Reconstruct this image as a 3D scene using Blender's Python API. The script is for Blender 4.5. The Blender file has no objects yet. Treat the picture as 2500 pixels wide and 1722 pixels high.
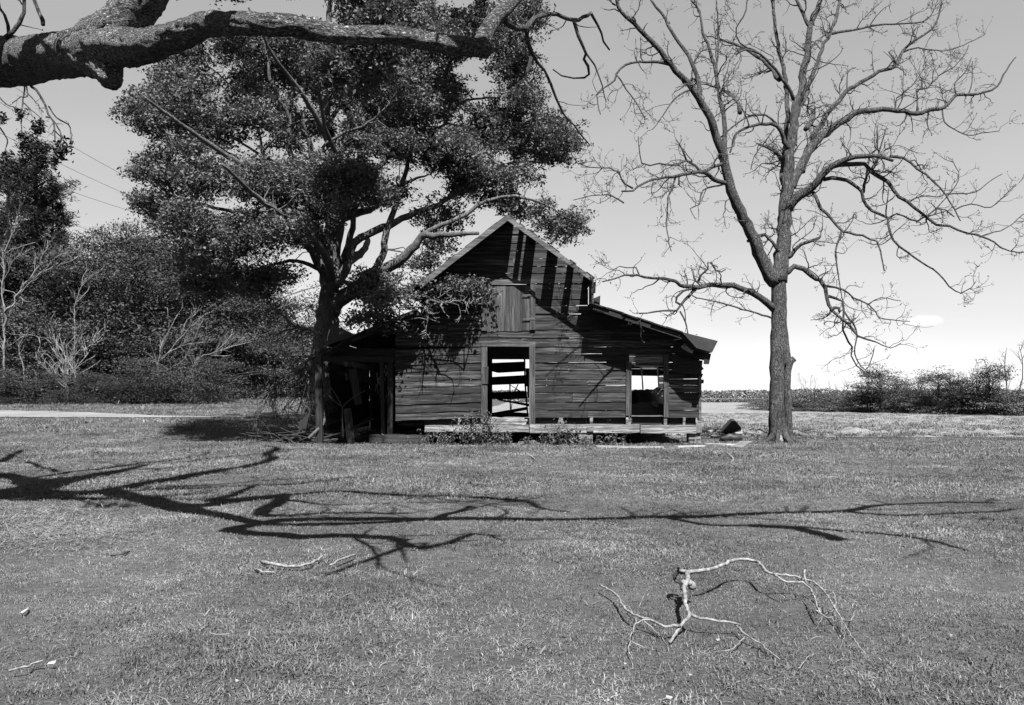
import bpy, math, random
import numpy as np
from mathutils import Vector, Matrix, noise as mnoise

# ------------------------------------------------------------------ camera, sky, sun, exposure
S = bpy.context.scene
COL = S.collection
F, CX, HOR, CAMH = 1944.0, 1250.0, 978.0, 1.26        # focal length, centre and horizon in photo pixels
cam_d = bpy.data.cameras.new('camera')
cam = bpy.data.objects.new('camera', cam_d)
COL.objects.link(cam)
cam.location = (0, 0, CAMH)
cam.rotation_euler = (math.radians(90), 0, 0)
cam_d.sensor_width = 36.0
cam_d.lens = 36.0 * F / 2500.0
cam_d.shift_y = (HOR - 861.0) / 2500.0
cam_d.clip_start = 0.1
cam_d.clip_end = 4000
S.camera = cam

SUN_EL, SUN_AZ = math.radians(57), math.radians(12)    # behind the camera, a little to its right
hs = 1 / math.tan(SUN_EL)
TOSUN = Vector((math.sin(SUN_AZ) * hs, -math.cos(SUN_AZ) * hs, 1)).normalized()
sun_d = bpy.data.lights.new('sun', 'SUN')
sun = bpy.data.objects.new('sun', sun_d)
COL.objects.link(sun)
sun.rotation_euler = TOSUN.to_track_quat('Z', 'Y').to_euler()
sun_d.energy = 5.0
sun_d.angle = math.radians(0.53)
sun_d.color = (1, 1, 1)                                # black-and-white film

W = bpy.data.worlds.new('World')
S.world = W
W.use_nodes = True
wn, wl = W.node_tree.nodes, W.node_tree.links
wn.clear()
sky = wn.new('ShaderNodeTexSky')
sky.sky_type = 'NISHITA'
sky.sun_disc = False
sky.sun_elevation = SUN_EL
sky.sun_rotation = math.radians(180) - SUN_AZ
sky.air_density = 1.0
sky.dust_density = 0.6
sky.ozone_density = 1.0
sep = wn.new('ShaderNodeSeparateColor')                # the film saw the sky through a red filter
wl.new(sky.outputs[0], sep.inputs[0])
# one small wisp of cloud low in the sky and a faint unevenness
tc = wn.new('ShaderNodeTexCoord')
mp = wn.new('ShaderNodeMapping')
mp.inputs['Scale'].default_value = (1.5, 1.5, 6)
wl.new(tc.outputs['Generated'], mp.inputs['Vector'])
nz = wn.new('ShaderNodeTexNoise')
nz.inputs['Scale'].default_value = 2.2
nz.inputs['Detail'].default_value = 6
wl.new(mp.outputs[0], nz.inputs['Vector'])
cd = Vector(((2262 - CX) / F, 1, (HOR - 782) / F)).normalized()
sub = wn.new('ShaderNodeVectorMath'); sub.operation = 'SUBTRACT'
wl.new(tc.outputs['Generated'], sub.inputs[0]); sub.inputs[1].default_value = cd
scl = wn.new('ShaderNodeVectorMath'); scl.operation = 'MULTIPLY'
wl.new(sub.outputs[0], scl.inputs[0]); scl.inputs[1].default_value = (1 / .019, 1 / .019, 1 / .0062)
ln = wn.new('ShaderNodeVectorMath'); ln.operation = 'LENGTH'
wl.new(scl.outputs[0], ln.inputs[0])
nz2 = wn.new('ShaderNodeTexNoise'); nz2.inputs['Scale'].default_value = 70; nz2.inputs['Detail'].default_value = 4
wl.new(tc.outputs['Generated'], nz2.inputs['Vector'])
ad = wn.new('ShaderNodeMath'); ad.operation = 'MULTIPLY_ADD'
wl.new(nz2.outputs[0], ad.inputs[0]); ad.inputs[1].default_value = 1.1; wl.new(ln.outputs['Value'], ad.inputs[2])
cr = wn.new('ShaderNodeMapRange'); cr.interpolation_type = 'SMOOTHSTEP'
cr.inputs['From Min'].default_value = 0.45; cr.inputs['From Max'].default_value = 1.7
cr.inputs['To Min'].default_value = 2.0; cr.inputs['To Max'].default_value = 0.0
wl.new(ad.outputs[0], cr.inputs['Value'])
wis = wn.new('ShaderNodeMapRange')
wis.inputs['From Min'].default_value = 0.35; wis.inputs['From Max'].default_value = 0.75
wis.inputs['To Min'].default_value = 0.97; wis.inputs['To Max'].default_value = 1.05
wl.new(nz.outputs[0], wis.inputs['Value'])
m1 = wn.new('ShaderNodeMath'); m1.operation = 'MULTIPLY'
pw = wn.new('ShaderNodeMath'); pw.operation = 'POWER'
wl.new(sep.outputs[0], pw.inputs[0]); pw.inputs[1].default_value = 0.54
wl.new(pw.outputs[0], m1.inputs[0]); wl.new(wis.outputs[0], m1.inputs[1])
m2 = wn.new('ShaderNodeMath'); m2.operation = 'ADD'
wl.new(m1.outputs[0], m2.inputs[0]); wl.new(cr.outputs[0], m2.inputs[1])
bg = wn.new('ShaderNodeBackground')
bg.inputs['Strength'].default_value = 0.066
wl.new(m2.outputs[0], bg.inputs['Color'])
wo = wn.new('ShaderNodeOutputWorld')
wl.new(bg.outputs[0], wo.inputs['Surface'])

S.view_settings.view_transform = 'Standard'
S.view_settings.look = 'None'
S.view_settings.exposure = 2.6
S.view_settings.gamma = 1.0
S.view_settings.use_curve_mapping = False
S.cycles.max_bounces = 5
S.cycles.diffuse_bounces = 2
S.cycles.transparent_max_bounces = 4

# ------------------------------------------------------------------ helpers
rng = np.random.default_rng(7)
random.seed(7)
A = np.array
SH = A([math.sin(SUN_AZ) * hs, -math.cos(SUN_AZ) * hs, 1.0])      # towards the sun, per metre of height


def P(px, py, Y):
    return A([(px - CX) / F * Y, Y, CAMH + (HOR - py) / F * Y])


def sstep(a, b, x):
    t = np.clip((x - a) / (b - a), 0, 1)
    return t * t * (3 - 2 * t)


def zt(x, y):
    x = np.asarray(x, float); y = np.asarray(y, float)
    left = 0.042 * np.clip(y - 25, 0, 32) * sstep(-3, -11, x)
    bumps = 0.018 * np.sin(x * 1.3 + 0.7 * np.sin(y * .9)) * np.sin(y * 1.1 + 1.7) + 0.012 * np.sin(x * 3.1 + y * .6) * np.sin(y * 2.7 - x * .8)
    return left + bumps * sstep(26, 18, y)


def ground_at(px, py, h=0.0):
    """point on the flat lawn seen at a photo pixel, h above the ground"""
    Y = F * (CAMH - h) / (py - HOR)
    return A([(px - CX) / F * Y, Y, h])


WORLD = {}


def link(o, parent=None, loc=(0, 0, 0)):
    COL.objects.link(o)
    loc = Vector([float(c) for c in loc])
    WORLD[o.name] = loc
    if parent is not None:
        o.parent = parent
        o.location = loc - WORLD[parent.name]
    else:
        o.location = loc
    return o


def tag(o, label=None, cat=None, group=None, kind=None):
    if label: o['label'] = label
    if cat: o['category'] = cat
    if group: o['group'] = group
    if kind: o['kind'] = kind
    return o


def thing(name, label, cat, loc, group=None):
    return tag(link(bpy.data.objects.new(name, None), None, loc), label, cat, group)


def mesh_from(name, V, faces, mat, smooth=False, uv=None):
    """V (N,3); faces: (M,4) or (M,3) array, or a list of both arrays, or a list of tuples"""
    me = bpy.data.meshes.new(name)
    if isinstance(faces, list) and (len(faces) == 0 or isinstance(faces[0], tuple)):
        me.from_pydata([tuple(v) for v in V], [], faces)
    else:
        fl = faces if isinstance(faces, list) else [faces]
        fl = [f for f in fl if len(f)]
        nf = sum(len(f) for f in fl)
        loops = np.concatenate([f.ravel() for f in fl]).astype(np.int32)
        sizes = np.concatenate([np.full(len(f), f.shape[1]) for f in fl])
        starts = np.concatenate([[0], np.cumsum(sizes)[:-1]]).astype(np.int32)
        me.vertices.add(len(V)); me.loops.add(len(loops)); me.polygons.add(nf)
        me.vertices.foreach_set('co', np.asarray(V, np.float32).ravel())
        me.loops.foreach_set('vertex_index', loops)
        me.polygons.foreach_set('loop_start', starts)
        me.update(calc_edges=True)
    me.polygons.foreach_set('use_smooth', np.full(len(me.polygons), bool(smooth)))
    if mat: me.materials.append(mat)
    return me


def obj(name, V, faces, mat, parent=None, loc=(0, 0, 0), smooth=False):
    """V is in world metres; the mesh is stored relative to loc"""
    loc = np.asarray(loc, float)
    me = mesh_from(name, np.asarray(V, float) - loc, faces, mat, smooth)
    return link(bpy.data.objects.new(name, me), parent, loc)


class MB:
    """collects shapes into one mesh"""
    def __init__(s):
        s.V, s.Q, s.T, s.n = [], [], [], 0

    def add(s, V, Q=None, T=None):
        V = np.asarray(V, float)
        s.V.append(V)
        if Q is not None and len(Q): s.Q.append(np.asarray(Q) + s.n)
        if T is not None and len(T): s.T.append(np.asarray(T) + s.n)
        s.n += len(V)

    def build(s, name, mat, parent=None, loc=(0, 0, 0), smooth=False):
        f = []
        if s.Q: f.append(np.concatenate(s.Q))
        if s.T: f.append(np.concatenate(s.T))
        return obj(name, np.concatenate(s.V), f, mat, parent, loc, smooth)


BOXQ = A([[0, 1, 3, 2], [4, 6, 7, 5], [0, 4, 5, 1], [2, 3, 7, 6], [0, 2, 6, 4], [1, 5, 7, 3]])


def boxv(x0, x1, y0, y1, z0, z1):
    return A([[x, y, z] for x in (x0, x1) for y in (y0, y1) for z in (z0, z1)], float)


def box(name, x0, x1, y0, y1, z0, z1, mat, parent=None, jit=0.0, ry=0.0, rx=0.0, rz=0.0):
    V = boxv(x0, x1, y0, y1, z0, z1)
    c = V.mean(0)
    if jit: V = V + rng.normal(0, jit, V.shape)
    if ry or rx or rz:
        M = np.array(Matrix.Rotation(rz, 3, 'Z') @ Matrix.Rotation(ry, 3, 'Y') @ Matrix.Rotation(rx, 3, 'X'))
        V = (V - c) @ M.T + c
    return obj(name, V, BOXQ, mat, parent, c)


def norm(v):
    return v / np.maximum(np.linalg.norm(v, axis=-1, keepdims=True), 1e-9)


def tube_batch(Pt, R, sides, rough=0.0):
    """Pt (K,n,3), R (K,n) -> verts, quads"""
    Pt = np.asarray(Pt, float); R = np.asarray(R, float)
    K, n, _ = Pt.shape
    T = np.empty_like(Pt)
    T[:, 1:-1] = Pt[:, 2:] - Pt[:, :-2]
    T[:, 0] = Pt[:, 1] - Pt[:, 0]; T[:, -1] = Pt[:, -1] - Pt[:, -2]
    T = norm(T)
    mean = norm(Pt[:, -1] - Pt[:, 0])
    ax = np.eye(3)[np.argmin(np.abs(mean), axis=1)]
    U = norm(np.cross(T, ax[:, None, :]))
    B = np.cross(T, U)
    a = np.arange(sides) * 2 * np.pi / sides
    rr = R[:, :, None] * (1 + (rng.normal(0, rough, (K, n, sides)) if rough else 0))
    V = Pt[:, :, None, :] + rr[..., None] * (np.cos(a)[None, None, :, None] * U[:, :, None, :] + np.sin(a)[None, None, :, None] * B[:, :, None, :])
    idx = np.arange(K * n * sides).reshape(K, n, sides)
    a0 = idx[:, :-1, :]; a1 = idx[:, 1:, :]
    Q = np.stack([a0, np.roll(a0, -1, 2), np.roll(a1, -1, 2), a1], -1).reshape(-1, 4)
    return V.reshape(-1, 3), Q


def tube(mb, pts, R, sides, rough=0.0, cap=True):
    pts = np.asarray(pts, float); R = np.asarray(R, float)
    V, Q = tube_batch(pts[None], R[None], sides, rough)
    n = len(pts)
    extra, T = [], []
    if cap:
        V = np.concatenate([V, pts[:1], pts[-1:]])
        c0, c1 = len(V) - 2, len(V) - 1
        k = np.arange(sides); k2 = (k + 1) % sides
        T = np.concatenate([np.stack([k2, k, np.full(sides, c0)], 1), np.stack([k + (n - 1) * sides, k2 + (n - 1) * sides, np.full(sides, c1)], 1)])
    mb.add(V, Q, T)


def smooth_path(pts, radii, step):
    """Catmull-Rom through pts, resampled about every step metres"""
    p = np.asarray(pts, float); r = np.asarray(radii, float)
    p = np.concatenate([[2 * p[0] - p[1]], p, [2 * p[-1] - p[-2]]])
    r = np.concatenate([[r[0]], r, [r[-1]]])
    out, ro = [], []
    for i in range(1, len(p) - 2):
        L = np.linalg.norm(p[i + 1] - p[i])
        m = max(1, int(round(L / step)))
        for t in np.arange(m) / m:
            t2, t3 = t * t, t * t * t
            out.append(.5 * (2 * p[i] + (p[i + 1] - p[i - 1]) * t + (2 * p[i - 1] - 5 * p[i] + 4 * p[i + 1] - p[i + 2]) * t2 + (3 * p[i] - p[i - 1] - 3 * p[i + 1] + p[i + 2]) * t3))
            ro.append(r[i] + (r[i + 1] - r[i]) * t)
    out.append(p[-2]); ro.append(r[-2])
    return A(out), A(ro)


def wander(p0, d0, L, n, curl, up, r):
    """vectorised random-walk twigs: p0 (K,3), d0 (K,3), L (K,) -> (K,n,3)"""
    K = len(p0)
    out = np.empty((K, n, 3))
    p = p0.copy(); d = norm(d0.copy())
    drift = r.normal(0, curl * .45, (K, 3))
    for i in range(n):
        out[:, i] = p
        p = p + d * (L / (n - 1))[:, None]
        d = norm(d + r.normal(0, curl, (K, 3)) + drift + A([0, 0, up]))
    return out


def sprout(paths, radii, spacing, Lrange, start, curl, up, n, r, rfrac=.5, rmin=.004, rmax=.05, tang=.6, jit=.9, side_bias=None, lenfall=.5):
    """side twigs along a list of polylines -> (K,n,3),(K,n)"""
    p0, d0, Ls, r0 = [], [], [], []
    for pa, ra in zip(paths, radii):
        seg = np.linalg.norm(np.diff(pa, axis=0), axis=1)
        s = np.concatenate([[0], np.cumsum(seg)])
        tot = s[-1]
        m = r.poisson(max(tot * (1 - start) / spacing, .01))
        if m == 0: continue
        u = np.sort(r.uniform(start, 1, m)) * tot
        for q in u:
            i = min(np.searchsorted(s, q) - 1, len(pa) - 2); i = max(i, 0)
            f = (q - s[i]) / max(seg[i], 1e-6)
            t = norm(pa[i + 1] - pa[i])
            v = r.normal(0, 1, 3); v -= t * v.dot(t); v = norm(v)
            p0.append(pa[i] + (pa[i + 1] - pa[i]) * f)
            d0.append(v * jit + t * tang + A([0, 0, up * 1.5]))
            Ls.append(r.uniform(*Lrange) * (1 - lenfall * q / tot))
            r0.append(np.clip((ra[i] + (ra[i + 1] - ra[i]) * f) * rfrac, rmin, rmax))
    if not p0: return np.zeros((0, n, 3)), np.zeros((0, n))
    Pt = wander(A(p0), A(d0), A(Ls), n, curl, up, r)
    R = A(r0)[:, None] * np.linspace(1, .35, n)[None]
    return Pt, R


def leaf_cloud(C, sizes, r, aspect=.42, flat=.0, up=.25):
    """diamond leaves at C (N,3) -> verts, quads; slightly folded"""
    N = len(C)
    ax = norm(r.normal(0, 1, (N, 3)) * A([1, 1, .7]))
    nn = norm(np.cross(ax, r.normal(0, 1, (N, 3))))
    nn[:, 2] = np.where(nn[:, 2] < 0, -nn[:, 2], nn[:, 2])
    nn = norm(nn + A([0, 0, up]))
    sd = norm(np.cross(ax, nn))
    s = np.asarray(sizes)[:, None]
    V = np.stack([C - ax * s * .5, C + sd * s * aspect * .5 + nn * s * .06, C + ax * s * .5, C - sd * s * aspect * .5 + nn * s * .06], 1).reshape(-1, 3)
    return V, np.arange(N * 4).reshape(N, 4)


ALB = .56
# ------------------------------------------------------------------ materials (the photograph is black and white: all greys)
def newmat(name):
    m = bpy.data.materials.new(name)
    m.use_nodes = True
    nt = m.node_tree
    b = nt.nodes['Principled BSDF']
    b.inputs['Roughness'].default_value = .85
    b.inputs['Specular IOR Level'].default_value = .2
    return m, nt, b


def ramp(nt, stops):
    c = nt.nodes.new('ShaderNodeValToRGB')
    e = c.color_ramp.elements
    while len(e) < len(stops): e.new(.5)
    for k, (p, v) in enumerate(stops):
        e[k].position = p; e[k].color = (v * ALB, v * ALB, v * ALB, 1)
    return c


def noise_node(nt, vec, scale, detail=5, rough=.6, dist=0.0):
    n = nt.nodes.new('ShaderNodeTexNoise')
    n.inputs['Scale'].default_value = scale; n.inputs['Detail'].default_value = detail
    n.inputs['Roughness'].default_value = rough; n.inputs['Distortion'].default_value = dist
    nt.links.new(vec, n.inputs['Vector'])
    return n


def mapping(nt, src, scale):
    m = nt.nodes.new('ShaderNodeMapping')
    m.inputs['Scale'].default_value = scale
    nt.links.new(src, m.inputs['Vector'])
    return m.outputs[0]


def math_node(nt, op, a, b):
    m = nt.nodes.new('ShaderNodeMath'); m.operation = op
    for k, v in enumerate((a, b)):
        if isinstance(v, (int, float)): m.inputs[k].default_value = v
        else: nt.links.new(v, m.inputs[k])
    return m.outputs[0]


def maprange(nt, v, f0, f1, t0, t1):
    m = nt.nodes.new('ShaderNodeMapRange')
    nt.links.new(v, m.inputs['Value'])
    for k, x in zip(('From Min', 'From Max', 'To Min', 'To Max'), (f0, f1, t0, t1)): m.inputs[k].default_value = x
    return m.outputs[0]


def bump(nt, b, h, strength, dist):
    n = nt.nodes.new('ShaderNodeBump')
    n.inputs['Strength'].default_value = strength; n.inputs['Distance'].default_value = dist
    nt.links.new(h, n.inputs['Height'])
    nt.links.new(n.outputs[0], b.inputs['Normal'])


def wood(name, lo, hi, axis='X', vary=.5, seedscale=1.0, power=1.0):
    lo, hi = lo * ALB, hi * ALB
    m, nt, b = newmat(name)
    t = nt.nodes.new('ShaderNodeTexCoord'); oi = nt.nodes.new('ShaderNodeObjectInfo')
    off = nt.nodes.new('ShaderNodeVectorMath'); off.operation = 'ADD'
    rv = nt.nodes.new('ShaderNodeVectorMath'); rv.operation = 'SCALE'
    rv.inputs[0].default_value = (37, 19, 53); nt.links.new(oi.outputs['Random'], rv.inputs['Scale'])
    nt.links.new(t.outputs['Object'], off.inputs[0]); nt.links.new(rv.outputs[0], off.inputs[1])
    sc = {'X': (.42, 5, 8.5), 'Z': (10, 5, .42), 'Y': (8.5, .42, 5)}[axis]
    v = mapping(nt, off.outputs[0], sc)
    g = noise_node(nt, v, 2.2 * seedscale, 7, .72, .6)
    v2 = mapping(nt, off.outputs[0], tuple(.25 * a if a < 1 else .22 * a for a in sc))
    p = noise_node(nt, v2, 2.0, 4, .6)
    v3 = mapping(nt, off.outputs[0], tuple(2 * a if a < 1 else 2.4 * a for a in sc))
    cr_ = noise_node(nt, v3, 2.4, 3, .5, 1.0)
    gm = maprange(nt, g.outputs[0], .40, .62, 0, 1)
    if power != 1.0: gm = math_node(nt, 'POWER', gm, power)
    pm = maprange(nt, p.outputs[0], .34, .66, .35, 1.55)
    rnd = maprange(nt, oi.outputs['Random'], 0, 1, 1 - vary, 1 + vary)
    crack = maprange(nt, cr_.outputs[0], .38, .44, .25, 1)
    col = math_node(nt, 'MULTIPLY_ADD', gm, hi - lo)
    nt.nodes[-1].inputs[2].default_value = lo
    col = math_node(nt, 'MULTIPLY', col, pm)
    col = math_node(nt, 'MULTIPLY', col, rnd)
    col = math_node(nt, 'MULTIPLY', col, crack)
    nt.links.new(col, b.inputs['Base Color'])
    h = math_node(nt, 'ADD', gm, crack)
    bump(nt, b, h, .3, .008)
    return m


def bark(name, lo, hi, scale=8, stretch=4, bs=.8, bd=.02, axis='Z', patches=.5, r0=.36, r1=.66):
    lo, hi = lo * ALB, hi * ALB
    m, nt, b = newmat(name)
    t = nt.nodes.new('ShaderNodeTexCoord')
    sc = {'Z': (stretch, stretch, 1), 'X': (1, stretch, stretch)}[axis]
    v = mapping(nt, t.outputs['Object'], sc)
    g = noise_node(nt, v, scale / stretch * 2, 7, .7, .8)
    p = noise_node(nt, t.outputs['Object'], 1.6, 4, .65)
    gm = maprange(nt, g.outputs[0], r0, r1, 0, 1)
    pm = maprange(nt, p.outputs[0], .3, .7, 1 - patches, 1 + patches)
    col = math_node(nt, 'MULTIPLY_ADD', gm, hi - lo)
    nt.nodes[-1].inputs[2].default_value = lo
    col = math_node(nt, 'MULTIPLY', col, pm)
    nt.links.new(col, b.inputs['Base Color'])
    bump(nt, b, gm, bs, bd)
    return m


def leafmat(name, lo, hi, trans=.25, scale=.7, rough=.6, spread=(.8, 1.2)):
    m, nt, b = newmat(name)
    geo = nt.nodes.new('ShaderNodeNewGeometry'); oi = nt.nodes.new('ShaderNodeObjectInfo')
    p = noise_node(nt, geo.outputs['Position'], scale, 3, .6)
    r_ = math_node(nt, 'MULTIPLY_ADD', geo.outputs['Random Per Island'], .55)
    nt.links.new(p.outputs[0], nt.nodes[-1].inputs[2])
    c = ramp(nt, [(.28, lo), (1.05 if False else 1.0, hi)])
    nt.links.new(r_, c.inputs[0])
    col = math_node(nt, 'MULTIPLY', c.outputs[0], maprange(nt, oi.outputs['Random'], 0, 1, spread[0], spread[1]))
    nt.links.new(col, b.inputs['Base Color'])
    b.inputs['Roughness'].default_value = rough
    b.inputs['Specular IOR Level'].default_value = .12
    tr = nt.nodes.new('ShaderNodeBsdfTranslucent')
    nt.links.new(col, tr.inputs['Color'])
    mx = nt.nodes.new('ShaderNodeMixShader')
    mx.inputs[0].default_value = trans
    nt.links.new(b.outputs[0], mx.inputs[1]); nt.links.new(tr.outputs[0], mx.inputs[2])
    nt.links.new(mx.outputs[0], nt.nodes['Material Output'].inputs['Surface'])
    return m


def plain(name, lo, hi, scale=6, bs=.3, bd=.01, rough=.85):
    m, nt, b = newmat(name)
    t = nt.nodes.new('ShaderNodeTexCoord')
    g = noise_node(nt, t.outputs['Object'], scale, 6, .65)
    c = ramp(nt, [(.32, lo), (.68, hi)])
    nt.links.new(g.outputs[0], c.inputs[0]); nt.links.new(c.outputs[0], b.inputs['Base Color'])
    b.inputs['Roughness'].default_value = rough
    bump(nt, b, g.outputs[0], bs, bd)
    return m


def groundmat(name, stops, scale, fine, bs=.6, bd=.04, stretch=(1, 1, 1)):
    m, nt, b = newmat(name)
    geo = nt.nodes.new('ShaderNodeNewGeometry')
    v = mapping(nt, geo.outputs['Position'], stretch)
    g = noise_node(nt, v, scale, 5, .6)
    f = noise_node(nt, v, fine, 4, .75)
    s = math_node(nt, 'MULTIPLY_ADD', f.outputs[0], .9)
    nt.links.new(g.outputs[0], nt.nodes[-1].inputs[2])
    s = math_node(nt, 'MULTIPLY', s, .53)
    c = ramp(nt, stops)
    nt.links.new(s, c.inputs[0]); nt.links.new(c.outputs[0], b.inputs['Base Color'])
    bump(nt, b, f.outputs[0], bs, bd)
    b.inputs['Specular IOR Level'].default_value = .05
    return m


M = {}
M['siding'] = wood('weathered_siding', .002, .058, 'X', .5, 1.0, 1.8)
M['siding_v'] = wood('weathered_upright_board', .02, .07, 'Z', .25)
M['trim'] = wood('door_trim_wood', .012, .065, 'X', .2)
M['trim_v'] = wood('door_trim_wood_upright', .012, .055, 'Z', .25)
M['sill'] = wood('sill_beam_wood', .05, .17, 'X', .15)
M['fascia'] = wood('rake_board_wood', .05, .12, 'X', .15)
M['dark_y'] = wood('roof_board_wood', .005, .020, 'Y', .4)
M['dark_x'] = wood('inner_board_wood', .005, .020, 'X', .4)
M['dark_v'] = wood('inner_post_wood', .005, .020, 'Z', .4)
M['pale'] = wood('bleached_wood', .13, .27, 'X', .2)
M['brick'] = plain('old_brick', .05, .13, 14, .5, .01)
M['mortar'] = plain('crumbling_mortar', .09, .16, 18, .5, .01)
M['iron'] = plain('rusted_iron', .03, .06, 30, .3, .004, .7)
M['tin'] = plain('rusted_roof_tin', .008, .02, 5, .2, .005, .6)
M['tarp'] = plain('black_plastic', .008, .014, 3, .3, .02, .6)
M['oakbark'] = bark('oak_bark', .018, .12, 10, 3, .8, .025)
M['pecanbark'] = bark('pecan_bark', .012, .11, 12, 3, 1.0, .04, 'Z', .35, .40, .62)
M['limbbark'] = bark('rough_limb_bark', .004, .25, 40, 2.5, 1.0, .04, 'X', .5, .44, .60)
M['twig'] = plain('bare_twig', .012, .04, 5, .1, .003)
M['silver'] = plain('silver_bark', .06, .17, 5, .1, .003)
M['paletwig'] = plain('bleached_twig', .07, .17, 5, .1, .003)
M['branchbark'] = plain('fallen_branch_bark', .045, .22, 26, .8, .004)
M['oakleaf'] = leafmat('oak_leaf', .020, .098, .25)
M['woodleaf'] = leafmat('broad_leaf', .009, .047, .18, .35, spread=(.45, 1.6))
M['pineleaf'] = leafmat('pine_needle', .004, .022, .05, .4)
M['brushleaf'] = leafmat('field_brush_leaf', .026, .085, .12, .3, spread=(.6, 1.4))
M['weedleaf'] = leafmat('weed_leaf', .02, .10, .15, 3)
M['lawn'] = groundmat('lawn_soil', [(.3, .022), (.5, .045), (.72, .085)], .55, 14, .8, .04)
M['field'] = groundmat('stubble_field', [(.34, .045), (.47, .12), (.64, .20)], .4, 5, .9, .08, (.4, 1.5, 1))
M['drive'] = groundmat('sandy_drive', [(.3, .08), (.6, .16)], .5, 9, .4, .02)
M['chip'] = plain('bleached_chip', .14, .26, 9, .2, .004)
# ------------------------------------------------------------------ ground
def lines(a, b, near, fine, k):
    """grid lines: fine spacing inside +-near, growing outside"""
    out = list(np.arange(-near, near + 1e-6, fine))
    s, x = fine, near
    while x < b:
        s *= k; x += s; out.append(x)
    s, x = fine, -near
    while x > a:
        s *= k; x -= s; out.insert(0, x)
    return A(out)


def sheet(name, xs, ys, mat, zfun, dz=0.0, mask=None):
    X, Y = np.meshgrid(xs, ys)
    Z = zfun(X, Y) + dz
    V = np.stack([X, Y, Z], -1).reshape(-1, 3)
    idx = np.arange(len(V)).reshape(X.shape)
    Q = np.stack([idx[:-1, :-1], idx[:-1, 1:], idx[1:, 1:], idx[1:, :-1]], -1).reshape(-1, 4)
    if mask is not None:
        c = V[Q].mean(1)
        Q = Q[mask(c[:, 0], c[:, 1])]
    return obj(name, V, Q, mat, None, (0, 0, 0), True)


gx = lines(-1800, 1800, 16, .4, 1.09)
gy = lines(-60, 2600, 40, .4, 1.09) + 0.0
gy = gy[gy > -14]
tag(sheet('ground', gx, gy, M['lawn'], zt), kind='structure')


def fnoise(x, y, s, seed=0.0):
    return A([mnoise.noise((a * s + seed, b * s, seed)) for a, b in zip(np.ravel(x), np.ravel(y))]).reshape(np.shape(x))


# pale stubble field behind the lawn, cloddy along its near edge
def field_z(X, Y):
    z = zt(X, Y) * 0 + .02
    n1 = fnoise(X, Y, .9, 3.1); n2 = fnoise(X, Y, 3.3, 9.2)
    edge = np.exp(-((Y - 29.5) / 2.6) ** 2)
    return z + (np.clip(n1 + .6 * n2, -.2, 1.2)) * (.09 + .22 * edge) * sstep(27.0, 28.2, Y)


fx = np.concatenate([np.arange(-6, 45, .28), np.arange(45, 400, 12)])
fy = np.concatenate([np.arange(27.0, 40, .28), np.arange(40, 130, 1.6), np.arange(130, 700, 30)])
tag(sheet('field', fx, fy, M['field'], field_z, 0.0, lambda x, y: x > -5.2 + .4 * np.sin(y)), kind='structure')

# sandy drive curving in from the left
cl, hw = smooth_path([(-60, 41, 0), (-44, 40.3, 0), (-32, 39.6, 0), (-25, 38.9, 0), (-20, 37.7, 0), (-16, 36.7, 0), (-13, 36.4, 0)],
                     [3.4, 3.3, 2.9, 2.5, 1.5, .6, .12], .5)
T_ = np.gradient(cl, axis=0); T_ /= np.linalg.norm(T_, axis=1)[:, None]
N_ = np.stack([-T_[:, 1], T_[:, 0], 0 * T_[:, 0]], 1)
V = []
for i in range(len(cl)):
    j = [.25 * mnoise.noise((i * .31, k * 7.7, 1.0)) * min(1, hw[i]) for k in (0, 1)]
    for f_ in (-1 + j[0], -.4, .4, 1 + j[1]):
        q = cl[i] + N_[i] * hw[i] * f_
        V.append((q[0], q[1], float(zt(q[0], q[1])) + .03))
idx = np.arange(len(V)).reshape(len(cl), 4)
Q = np.stack([idx[:-1, :-1], idx[:-1, 1:], idx[1:, 1:], idx[1:, :-1]], -1).reshape(-1, 4)
tag(obj('drive', V, Q, M['drive'], None, (0, 0, 0), True), kind='structure')


# ------------------------------------------------------------------ grass: tufts of real blades instanced on points of one object
def blade_mat():
    m, nt, b = newmat('grass_blade')
    geo = nt.nodes.new('ShaderNodeNewGeometry')
    a = noise_node(nt, geo.outputs['Position'], .42, 4, .6)
    d = noise_node(nt, geo.outputs['Position'], 2.6, 3, .6)
    s = math_node(nt, 'MULTIPLY_ADD', a.outputs[0], .62)
    nt.links.new(math_node(nt, 'MULTIPLY', d.outputs[0], .38), s.node.inputs[2])
    s2 = math_node(nt, 'MULTIPLY_ADD', geo.outputs['Random Per Island'], .42)
    nt.links.new(maprange(nt, s, .34, .66, -.12, .57), s2.node.inputs[2])
    c = ramp(nt, [(.0, .024), (.45, .094), (.8, .205), (1, .31)])
    nt.links.new(s2, c.inputs[0]); nt.links.new(c.outputs[0], b.inputs['Base Color'])
    b.inputs['Roughness'].default_value = .6
    tr = nt.nodes.new('ShaderNodeBsdfTranslucent'); nt.links.new(c.outputs[0], tr.inputs['Color'])
    mx = nt.nodes.new('ShaderNodeMixShader'); mx.inputs[0].default_value = .10
    nt.links.new(b.outputs[0], mx.inputs[1]); nt.links.new(tr.outputs[0], mx.inputs[2])
    nt.links.new(mx.outputs[0], nt.nodes['Material Output'].inputs['Surface'])
    return m


M['blade'] = blade_mat()


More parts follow.
